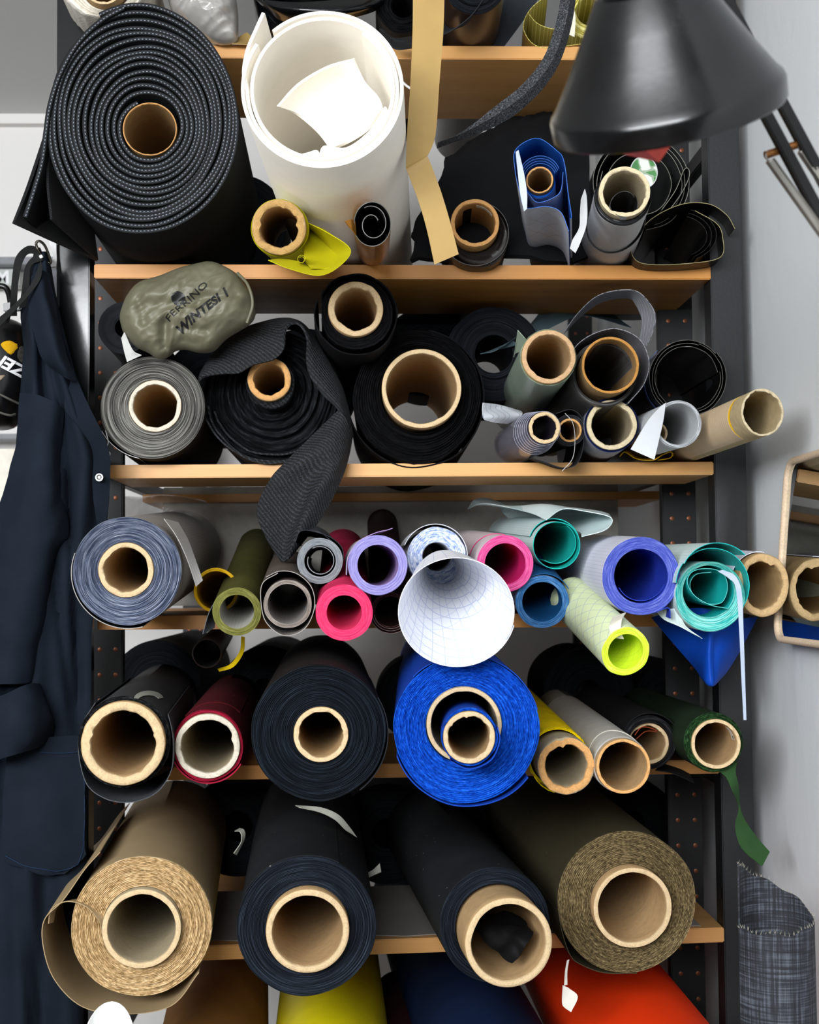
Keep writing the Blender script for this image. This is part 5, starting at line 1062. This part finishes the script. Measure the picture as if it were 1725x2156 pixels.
LB = lampblack(); WIN = plain('lamp_white_inside', '#d8d6d0', .5); BRASS = plain('rusty_brass', '#8a5a2c', rough=.45, metal=.7, var=.4, bscale=200); LBM = plain('lamp_arm_black', '#060606', rough=.5, spec=.25); SPR = plain('spring_steel', '#a9a59c', rough=.35, metal=.8)
lamp = thing('desk_lamp', 'black enamel balanced-arm lamp hanging before the upper shelves', 'lamp', ML)
S = sl
prof = [(243*S, 0), (246*S, -4*S), (247*S, -40*S), (243*S, -50*S), (232*S, -62*S), (190*S, -128*S), (150*S, -195*S), (112*S, -262*S), (104*S, -272*S), (102*S, -330*S), (90*S, -345*S), (40*S, -350*S), (.0005, -350*S)]
inner_ = [(.0005, -335*S), (85*S, -330*S), (95*S, -268*S), (140*S, -195*S), (222*S, -58*S), (238*S, -42*S), (239*S, 0)]
full = prof + inner_
vs, fs = lathe(full + [(243*S, 0)], 72); ni = [1 if (i//72) >= len(prof) - 1 else 0 for i in range(len(fs))]
mk('lamp_shade', vs, fs, [LB, WIN], lamp, ni, ang=35)
vs, fs = lathe([(105*S, -263*S), (110*S, -268*S), (110*S, -276*S), (104*S, -282*S)], 48); mk('shade_collar', vs, fs, LB, lamp)
vs, fs = lathe([(.0006, -60*S), (20*S, -58*S), (52*S, -90*S), (60*S, -130*S), (45*S, -180*S), (28*S, -230*S), (28*S, -330*S)], 32); mk('light_bulb', vs, fs, plain('bulb_glass', '#d9d6cc', .3), lamp)
# red faceted insert under the rim
yr = yl + .03
ap = P(1388, 342, yr); bs = [P(1256, 312, yr+.01), P(1330, 290, yr-.03), P(1424, 292, yr-.01), P(1440, 250, yr+.03), P(1330, 250, yr+.06), P(1262, 270, yr+.04)]
rv = bs + [ap, P(1340, 240, yr+.02)]
mk('red_insert', rv, [(0, 6, 1), (1, 6, 2), (2, 6, 3), (3, 6, 4), (4, 6, 5), (5, 6, 0), (0, 1, 7), (1, 2, 7), (2, 3, 7), (3, 4, 7), (4, 5, 7), (5, 0, 7)], plain('red_plastic', '#c9341c', .35, var=.15, bscale=120), lamp, smooth=False, world=True)
def bar(name, a, b, w, d, mat, parent):
    a, b = Vector(a), Vector(b); ax_ = (b-a).normalized(); u = ax_.cross(Vector((0, 1, 0))).normalized(); v = ax_.cross(u)
    vs = [p + u*x*w*.5 + v*z*d*.5 for p in (a, b) for x, z in ((-1, -1), (1, -1), (1, 1), (-1, 1))]
    bm = bmesh.new(); q = [bm.verts.new(x) for x in vs]
    for f in ((0, 1, 2, 3), (7, 6, 5, 4), (0, 4, 5, 1), (1, 5, 6, 2), (2, 6, 7, 3), (3, 7, 4, 0)): bm.faces.new([q[i] for i in f])
    bmesh.ops.recalc_face_normals(bm, faces=bm.faces[:]); bmesh.ops.bevel(bm, geom=bm.edges[:], offset=min(w, d)*.12, segments=2, affect='EDGES'); bm.verts.index_update()
    vs = [x.co.copy() for x in bm.verts]; fs = [[x.index for x in f.verts] for f in bm.faces]; bm.free()
    return mk(name, vs, fs, mat, parent, world=True, ang=35)
ya = yl + .14
bar('arm', P(1478, -10, ya), P(1800, 590, ya-.04), .0105, .011, LBM, lamp); bar('arm', P(1530, 0, ya+.005), P(1830, 560, ya-.035), .0105, .011, LBM, lamp)
tube('spring_pin', [(1612, 327, ya-.016), (1650, 314, ya-.014), (1692, 300, ya-.012)], .0042, BRASS, lamp, n=2)
def spring(a, b, r, turns):
    a, b = P(*a), P(*b); ax_ = (b-a).normalized(); u = ax_.orthogonal().normalized(); v = ax_.cross(u); pts = []
    for i in range(turns*7+1): f = i/(turns*7); t = 2*pi*turns*f; pts.append(a+(b-a)*f + (u*cos(t)+v*sin(t))*r)
    vs, fs = tubemesh(pts, .0009, 5); return mk('spring', vs, fs, SPR, lamp, world=True)
spring((1622, 338, ya-.017), (1752, 520, ya-.05), .0042, 50); spring((1690, 318, ya-.013), (1800, 480, ya-.045), .0048, 45)
tube('spring_hook', [(1616, 318, ya-.018), (1613, 330, ya-.019), (1620, 340, ya-.018)], .001, SPR, lamp, n=3); tube('spring_hook', [(1684, 296, ya-.014), (1682, 310, ya-.015), (1690, 320, ya-.014)], .001, SPR, lamp, n=3)
# bracket that carries the arms on the right wall
e0 = P(1815, 575, ya-.04)
tube('wall_bracket', [e0, Vector((WX-.10, e0.y-.03, e0.z-.10)), Vector((WX-.04, e0.y-.03, e0.z-.16)), Vector((WX-.004, e0.y-.03, e0.z-.17))], .009, LBM, lamp, pix=False, n=5)
box('bracket_plate', (WX-.012, e0.y-.07, e0.z-.23), (WX, e0.y+.01, e0.z-.11), LBM, lamp, .002, world=True)
bar('neck_joint', P(1445, -25, ya), P(1478, -10, ya), .016, .016, LBM, lamp); tube('neck_rod', [ML @ Vector((0, -345*S, 0)), ML @ Vector((0, -375*S, .004)), P(1478, -12, ya)], .007, LBM, lamp, pix=False, n=4)

# ------------------------------------------------------------------ mirror on the right wall
CORK = plain('pale_cork_frame', '#c9b196', .8, bump=.4, bscale=300, var=.15); MIR = plain('mirror_glass', '#d9dedd', .02, metal=1.0, var=.0)
zt, zb = P(1697, 972, -.2).z, P(1664, 1345, -.2).z
Y1 = -.19; mh = zt-zb; xb = WX-.03; xt = WX-.005
mm = thing('wall_mirror', 'rounded wall mirror with a pale cork-like frame on the grey wall', 'mirror', Matrix.Translation((WX-.01, Y1-.16, zb)))
def rr(y0, y1, z0, z1, r, n=7):
    out = []
    for (cy, cz, a0) in ((y1-r, z1-r, 0), (y0+r, z1-r, 90), (y0+r, z0+r, 180), (y1-r, z0+r, 270)):
        for k in range(n+1): a = radians(a0+90*k/n); out.append((cy+r*cos(a), cz+r*sin(a)))
    return out
def onm(y, z, off=0): f = (z-zb)/mh; return Vector((xb + (xt-xb)*f - off, y, z))
ol = [onm(y, z, .004) for y, z in rr(Y1-.36, Y1, zb, zt, .03)]
vs, fs = tubemesh(ol, .0055, 10, closed=True); mk('mirror_frame', vs, fs, CORK, mm, world=True)
gl = [onm(y, z, .003) for y, z in rr(Y1-.356, Y1-.004, zb+.004, zt-.004, .028)]; bk = [onm(y, z, -.002) for y, z in rr(Y1-.356, Y1-.004, zb+.004, zt-.004, .028)]
n = len(gl); mk('mirror_glass', gl+bk, [tuple(range(n))[::-1], tuple(range(n, 2*n))]+[(i, (i+1) % n, n+(i+1) % n, n+i) for i in range(n)], MIR, mm, world=True, smooth=False)

# ------------------------------------------------------------------ denim roll standing on the right
def denim():
    t = NT('grey_slub_denim'); o = t.obj()
    a = t.noise(t.map(o, (14, 14, 420)), 1, 3); b = t.noise(t.map(o, (420, 420, 14)), 1, 3)
    f = t.math('MULTIPLY', t.math('ADD', a, b), .5); t.l(t.ramp(f, [(.38, '#0c0e12'), (.5, '#1c1f26'), (.66, '#555a64')]), t.b.inputs['Base Color']); t.bump(f, .4, .001); t.set(Roughness=.8); return t.m
DEN = denim(); yd = -.52; cD = P(1632, 1900, yd); rD = 82*mpp(1632, 1900, yd)
Dn = thing('denim_roll', 'grey slub denim sheet standing rolled up against the wall', 'fabric roll', Matrix.Translation((cD.x, yd, .0)))
ztop = cD.z; rows = []
def interp2(k):
    T = ((0, -.030), (12, -.030), (24, -.018), (36, .017), (48, .050))
    for (a, b), (c_, d_) in zip(T, T[1:]):
        if a <= k <= c_: return b+(d_-b)*(k-a)/(c_-a)
for i in range(13):
    f = i/12; row = []
    for k in range(49):
        a = radians(190 + 335*k/48); r_ = rD*(1 - .10*k/48); zz = f*ztop + (f**6)*(.002*sin(k*.9) + interp2(k))
        row.append(Vector((cD.x + cos(a)*r_, yd + sin(a)*r_*1.05, max(zz, 0))))
    rows.append(row)
vs, fs = gridmesh(rows); vs, fs = thicken(vs, fs, .0018); mk('rolled_sheet', vs, fs, DEN, Dn, world=True, ang=60)
rnd = random.Random(3); vs = []; fs = []
for k in range(49):
    p = rows[-1][k]
    for j in range(3):
        b = len(vs); q = p + Vector((rnd.uniform(-.003, .003), rnd.uniform(-.003, .003), rnd.uniform(.002, .007))); vs += [p + Vector((.0004, 0, 0)), p - Vector((.0004, 0, 0)), q]; fs.append((b, b+1, b+2))
mk('frayed_edge', vs, fs, plain('fray_threads', '#8a867a', .8), Dn, world=True, smooth=False, kind='stuff')
# white tube in the lower left corner
wt = P(236, 2150, -.42)
T = thing('paper_tube', 'white rolled paper tube standing in the lower left corner', 'paper roll', Matrix.Translation((wt.x-.05, -.5, 0)))
b0 = Vector((wt.x-.10, -.52, .02)); d_ = (wt-b0).normalized(); u_ = d_.orthogonal().normalized(); w_ = d_.cross(u_); rows = []
for i in range(7):
    f = i/6; row = []
    for k in range(37):
        a = 2*pi*k/36; r_ = .034*(1-.0*f); p = b0 + (wt-b0)*f + (u_*cos(a)+w_*sin(a))*r_
        if i == 6: p += d_*(.05*cos(a-1.0)-.03)
        row.append(p)
    rows.append(row)
vs, fs = gridmesh(rows); vs, fs = thicken(vs, fs, .0012); mk('rolled_paper', vs, fs, plain('bright_white_paper', '#e6e6e4', .5), T, world=True, ang=60)

# ------------------------------------------------------------------ left side: wall fittings, helmet, coverall
RAIL = plain('grey_rail', '#7d8085', .5); yb = 1.60
def wb(name, x0, y0, x1, y1, Y, d, mat, label, cat):
    a, b = P(x0, y1, Y), P(x1, y0, Y); return tag(box(name, (a.x, Y, a.z), (b.x, Y+d, b.z), mat, None, .002), label, cat)
wb('wall_rail', -300, 540, 160, 557, 1.52, .10, RAIL, 'upper grey rail along the white back wall', 'rail'); wb('wall_rail', -300, 912, 160, 926, 1.52, .10, RAIL, 'lower grey rail along the white back wall', 'rail')
sg = wb('wall_sign', -160, 566, 40, 602, 1.57, .05, plain('sign_grey', '#b9beb9', .5), 'pale grey sign with white letters below the upper wall rail', 'sign')
ff = lambda q: 1.57
print_on(sg, 'sign_lettering', 'YM', -6, 585, 1.57, 0, .05, ff, plain('sign_white', '#eeeeee', .5), bold=True)
wb('storage_box', -120, 945, 34, 1130, .6, .25, plain('cream_box', '#e6ded0', .6), 'cream storage box behind the hanging coverall', 'box')
COAT = cloth('navy_cotton_twill', '#141b25', rough=.85, var=.2, weave=1300, bump=.5); COATL = cloth('navy_stitching', '#1f3450', rough=.8); SNAP = plain('steel_snap', '#8a8a8a', .35, metal=1.0)
co = thing('coverall', 'navy cotton work coverall hanging by its collar on the left post', 'coverall', Matrix.Translation(P(120, 600, -.06)))
yc = -.07
LFT = [(530, 74), (560, 66), (600, 50), (660, 44), (730, 52), (830, 44), (950, 34), (1050, 5), (1150, -20), (1300, -60), (1500, -90), (1800, -110), (2250, -120)]
RGT = [(530, 96), (560, 106), (600, 112), (660, 124), (730, 142), (790, 158), (860, 188), (920, 215), (970, 230), (1050, 229), (1120, 222), (1200, 208), (1330, 192), (1500, 190), (1700, 184), (1850, 180), (2250, 172)]
def interp(t, y):
    for (a, b), (c_, d_) in zip(t, t[1:]):
        if a <= y <= c_: return b + (d_-b)*(y-a)/(c_-a)
    return t[-1][1]
rows = []
for i in range(87):
    yy = 530 + 20*i; l, r_ = interp(LFT, yy), interp(RGT, yy); row = []
    for k in range(41):
        f = k/40; px = l + (r_-l)*f; amp = .012*min(1, (yy-530)/200)
        dp = amp*(sin(f*13 + yy*.0021) + .6*sin(f*23 - yy*.0016 + 1) + .4*noise.noise(Vector((px*.012, yy*.004, 1))))
        g = min(f, 1-f); dp -= .03*sqrt(max(0, 1-(1-min(1, g*3.2))**2))
        for (x0, y0, x1, y1, dd, w) in ((128, 850, 150, 1130, .012, 9), (145, 1000, 165, 1500, .014, 10), (110, 1160, 150, 1500, .012, 10), (40, 1900, 70, 2200, .010, 12), (100, 640, 150, 800, .01, 8), (20, 1700, 90, 2150, .008, 10)):
            ux, uy = x1-x0, y1-y0; t = max(0, min(1, ((px-x0)*ux+(yy-y0)*uy)/(ux*ux+uy*uy))); e = ((px-x0-ux*t)**2+(yy-y0-uy*t)**2)/(w*w); dp += dd*math.exp(-e)
        row.append(P(px, yy, yc+dp))
    rows.append(row)
vs, fs = gridmesh(rows); vs, fs = thicken(vs, fs, .003); mk('body', vs, fs, COAT, co, world=True, ang=70)
def cpatch(name, rows, th=.0025, wr=.003, mat=None): return patch(name, rows, mat or COAT, co, th=th, wrinkle=wr, n=6)
cpatch('sleeve', [[(44, 828, yc-.03), (80, 832, yc-.05), (112, 846, yc-.05), (134, 866, yc-.03)], [(36, 930, yc-.04), (75, 930, yc-.065), (108, 935, yc-.06), (127, 950, yc-.02)], [(10, 1030, yc-.04), (60, 1030, yc-.075), (105, 1030, yc-.07), (130, 1030, yc-.02)], [(-20, 1130, yc-.05), (40, 1130, yc-.08), (105, 1125, yc-.07), (143, 1120, yc-.025)], [(-30, 1200, yc-.05), (35, 1200, yc-.075), (95, 1190, yc-.065), (122, 1170, yc-.02)], [(-40, 1320, yc-.05), (25, 1320, yc-.08), (75, 1320, yc-.06), (100, 1310, yc-.02)], [(-60, 1440, yc-.05), (10, 1440, yc-.08), (55, 1438, yc-.06), (82, 1425, yc-.02)]])
cpatch('rolled_cuff', [[(-40, 1478, yc-.07), (10, 1462, yc-.10), (50, 1444, yc-.09), (80, 1440, yc-.05), (86, 1452, yc-.02)], [(-40, 1510, yc-.08), (20, 1500, yc-.12), (65, 1488, yc-.105), (98, 1485, yc-.06), (100, 1495, yc-.02)], [(-40, 1560, yc-.08), (20, 1550, yc-.12), (70, 1540, yc-.105), (106, 1525, yc-.06), (112, 1520, yc-.02)], [(-40, 1605, yc-.07), (14, 1594, yc-.11), (55, 1582, yc-.095), (95, 1562, yc-.05), (112, 1545, yc-.02)]], th=.004)
cpatch('hip_pocket', [[(20, 1545, yc-.04), (90, 1552, yc-.045), (180, 1546, yc-.03)], [(10, 1650, yc-.045), (90, 1650, yc-.052), (179, 1650, yc-.035)], [(5, 1760, yc-.045), (90, 1770, yc-.052), (178, 1775, yc-.035)], [(8, 1808, yc-.042), (90, 1832, yc-.047), (178, 1802, yc-.033)], [(45, 1826, yc-.04), (90, 1840, yc-.045), (136, 1840, yc-.038)]], th=.004, wr=.002)
tube('pocket_stitching', [(176, 1560, yc-.037), (175, 1790, yc-.038), (134, 1832, yc-.047), (90, 1830, yc-.056), (50, 1822, yc-.055), (12, 1802, yc-.05)], .0005, COATL, co, n=3)
tube('pocket_stitching', [(84, 1584, yc-.053), (130, 1586, yc-.048), (178, 1582, yc-.038)], .0005, COATL, co, n=3)
cpatch('collar', [[(60, 590, yc-.03), (80, 570, yc-.05), (105, 575, yc-.03)], [(62, 660, yc-.05), (95, 640, yc-.075), (122, 680, yc-.04)], [(80, 730, yc-.055), (112, 720, yc-.08), (140, 745, yc-.045)], [(100, 765, yc-.05), (130, 770, yc-.075), (156, 795, yc-.045)], [(118, 785, yc-.045), (140, 795, yc-.06), (155, 805, yc-.04)]], wr=.003)
cpatch('placket', [[(150, 800, yc-.04), (162, 800, yc-.03)], [(135, 858, yc-.045), (188, 858, yc-.03)], [(170, 905, yc-.045), (212, 905, yc-.03)], [(196, 950, yc-.045), (230, 955, yc-.03)], [(195, 1010, yc-.045), (231, 1010, yc-.03)], [(198, 1060, yc-.04), (229, 1060, yc-.03)], [(205, 1110, yc-.03), (222, 1112, yc-.025)]], wr=.001)
sn = P(209, 1005, yc-.052); vs, fs = lathe([(.0003, -.0005), (.0022, -.0005), (.003, .0012), (.0042, -.0008), (.0062, -.001), (.0066, .001), (.0066, .004)], 28); mk('snap_button', [Vector(v)+sn for v in vs], fs, SNAP, co, world=True)
# straps, ring and hook
STR = cloth('black_webbing', '#1c1c1c', rough=.8, bump=.4)
hk = thing('bike_helmet', 'black bike helmet with white lettering and yellow pads hanging by its straps', 'helmet', Matrix.Translation(P(20, 800, -.02)))
patch('chin_strap', [[(85, 522, -.10), (92, 540, -.10)], [(58, 518, -.11), (62, 534, -.11)], [(34, 540, -.12), (48, 552, -.12)], [(26, 580, -.12), (40, 585, -.12)], [(22, 630, -.11), (36, 632, -.11)], [(20, 665, -.08), (36, 665, -.08)]], STR, hk)
patch('chin_strap', [[(80, 530, -.105), (92, 548, -.105)], [(54, 560, -.11), (66, 560, -.11)], [(46, 610, -.115), (62, 600, -.115)], [(40, 650, -.10), (55, 645, -.10)]], STR, hk)
patch('chin_strap', [[(86, 548, -.13), (89, 562, -.13)], [(70, 590, -.135), (84, 590, -.135)], [(45, 625, -.135), (58, 625, -.135)], [(18, 652, -.13), (26, 660, -.13)], [(-10, 675, -.12), (-2, 690, -.12)]], STR, hk)
HB = plain('helmet_black_shell', '#0a0a0b', .3); HG = plain('helmet_grey_foam', '#3a3833', .7); HY = cloth('helmet_yellow_pad', '#c99a14')
hs, hf = inflate('helmet_shell', [(-120, 740), (-60, 690), (0, 672), (35, 676), (62, 700), (75, 750), (72, 820), (50, 870), (30, 900), (-10, 906), (-70, 890), (-120, 830)], -.01, .075, HB, hk, wr=.0, n=5)
def on_h(name, pts, mat, off=.002):
    c0 = (sum(p[0] for p in pts)/len(pts), sum(p[1] for p in pts)/len(pts)); vs = []; pts = [(v.x, v.y) for v in spline([(p[0], p[1], 0) for p in pts], 4, True)]; m = len(pts); nr_ = 5
    for i in range(nr_+1):
        for (px, py) in pts:
            f = max(.02, i/nr_); q = P(c0[0]+(px-c0[0])*f, c0[1]+(py-c0[1])*f, -.06); q.y = hf(q)-off*(1 if i < nr_ else -1); vs.append(q)
    fs = [(i*m+k, i*m+(k+1) % m, (i+1)*m+(k+1) % m, (i+1)*m+k) for i in range(nr_) for k in range(m)]
    return mk(name, vs, fs, mat, hk, world=True)
on_h('vent_pad', [(6, 728), (24, 718), (40, 728), (30, 750), (18, 745)], HY); on_h('vent_foam', [(42, 728), (56, 735), (52, 765), (38, 755)], HG); on_h('vent_foam', [(-10, 800), (18, 792), (8, 806), (-12, 812)], plain('helmet_tan_foam', '#8a7a64', .7))
print_on(hk, 'helmet_lettering', 'AZEN', 30, 772, -.07, 153, .027, hf, plain('white_print', '#e6e6e6', .5), shear=.1, bold=True, off=.003)
tube('vent_ridge', [(-20, 820, -.088), (15, 838, -.088), (40, 850, -.075)], .002, HG, hk); tube('vent_ridge', [(-20, 862, -.08), (18, 874, -.078), (32, 872, -.07)], .002, HG, hk)
tube('retention_dial', [(-25, 650, -.03), (-12, 608, -.04), (12, 606, -.04), (22, 640, -.03), (14, 672, -.03)], .005, HB, hk)
bar('strap_buckle', P(8, 648, -.07), P(46, 645, -.07), .014, .012, HB, hk)
HOOK = plain('white_plastic_hook', '#d8d6d6', .4)
h = thing('wall_hook', 'white plastic hook with a steel ring on the left post', 'hook', Matrix.Translation(P(110, 540, 0)))
patch('hook_plate', [[(103, 508, -.012), (119, 508, -.012)], [(112, 540, -.014), (119, 540, -.012)], [(95, 565, -.03), (118, 562, -.02)]], HOOK, h, th=.004)
tube('hook_ring', [(76, 512, -.11), (84, 508, -.11), (96, 520, -.10), (107, 552, -.09), (98, 550, -.09), (88, 538, -.10), (80, 526, -.11)], .0022, plain('dark_steel', '#4a463e', .3, metal=.8), h, closed=True)
bar('hook_arm', P(104, 545, -.012), P(86, 540, -.115), .005, .005, HOOK, h)
tg = patch('printed_tag', [[(100, 570, -.02), (119, 568, -.012)], [(98, 600, -.022), (119, 605, -.012)], [(110, 640, -.02), (119, 640, -.012)]], plain('tag_film', '#c9ccd6', .35), None); tag(tg, 'small printed white plastic tag hanging beside the left post', 'tag')
print_on(tg, 'tag_lettering', 'IE', 106, 588, -.03, -75, .010, lambda q: -.0285, INK)
# ------------------------------------------------------------------ rolls end where the next thing deep in the shelf begins
def boxd(p, b):
    return Vector([max(b[0][i]-p[i], 0, p[i]-b[1][i]) for i in range(3)]).length
def segd(p, R, L):
    t = max(0, min(L, (p-R.c).dot(R.d))); return (p-(R.c+R.d*t)).length, t
for R in ROLLS:
    R.end = R.L; t = 0.0
    while t < R.L:
        p = R.c + R.d*t
        if p.y > .5 and any(boxd(p, b) < R.r*1.02+.004 for b in BOXES): R.end = max(t-.012, .3); break
        t += .012
for i, A in enumerate(ROLLS):
    for B in ROLLS[i+1:]:
        t = 0.0
        while t < A.end:
            p = A.c + A.d*t; dd, s_ = segd(p, B, B.end)
            if dd < (A.r+B.r)*1.01 and 0 < s_ < B.end:
                ya, yb_ = A.c.y+A.d.y*t, B.c.y+B.d.y*s_
                if max(ya, yb_) > .5:
                    Q, q_ = (A, t) if A.r <= B.r else (B, s_)
                    if Q.c.y + Q.d.y*q_ < .5: Q, q_ = (B, s_) if Q is A else (A, t)
                    if Q.c.y + Q.d.y*q_ >= .5: Q.end = min(Q.end, max(q_-.012, .15))
                    break
            t += .012
for R in ROLLS:
    if R.end < R.L-1e-4 or True:
        for ch in R.o.children:
            if ch.type != 'MESH': continue
            M_ = ch.matrix_parent_inverse @ ch.matrix_basis; Mi = M_.inverted()
            for v in ch.data.vertices:
                q = M_ @ v.co
                if q.y > R.end: q.y = R.end; v.co = Mi @ q
            ch.data.update()
# ------------------------------------------------------------------ sub-parts and groups
def under(child, part):
    """hang the children called `child` under the first sibling called `part`"""
    base = lambda o: o.name.split('.')[0]
    for o in list(bpy.data.objects):
        if base(o) == child and o.parent and o.parent.type == 'EMPTY':
            sib = [q for q in o.parent.children if base(q) == part]
            if sib:
                q = min(sib, key=lambda q: 0 if q.name.split('.')[1:] == o.name.split('.')[1:] else 1)
                w = world_of(o); o.parent = q; o.matrix_parent_inverse = world_of(q).inverted() @ w @ o.matrix_basis.inverted()
for c_, p_ in (('printed_label', 'cardboard_core'), ('printed_bar', 'cardboard_core'), ('spring_hook', 'spring'), ('pocket_stitching', 'hip_pocket'), ('snap_button', 'placket'),
        ('printed_lettering', 'sack_body'), ('printed_emblem', 'sack_body'), ('helmet_lettering', 'helmet_shell'), ('vent_pad', 'helmet_shell'), ('vent_foam', 'helmet_shell'), ('vent_ridge', 'helmet_shell'),
        ('sticker_rim', 'camouflage_sticker'), ('frayed_edge', 'rolled_sheet'), ('torn_tape', 'wound_fabric'), ('masking_tape', 'wound_fabric'), ('cream_band', 'wound_fabric'), ('shade_collar', 'lamp_shade'),
        ('rolled_cuff', 'sleeve'), ('blue_stripe', 'film_turn'), ('bracket_plate', 'wall_bracket'), ('rust_thread', 'cardboard_core'), ('white_tag', 'tag_string'), ('frayed_end', 'wound_fabric'), ('loose_thread', 'wound_fabric')):
    under(c_, p_)
GR = {'fabric_roll': 'fabric rolls stacked on the shelves', 'ripstop_roll': 'ripstop rolls piled on the shelves', 'sailcloth_roll': 'sailcloth rolls on the shelves', 'film_roll': 'film rolls on the shelves',
      'foam_roll': 'thick foam rolls on the upper board', 'paper_scrap': 'torn paper scraps among the lower rolls', 'wall_rail': 'grey rails on the back wall', 'plastic_bag': 'plastic bags on the shelves'}
for o in bpy.data.objects:
    if o.parent is None and o.name.split('.')[0] in GR: o['group'] = GR[o.name.split('.')[0]]
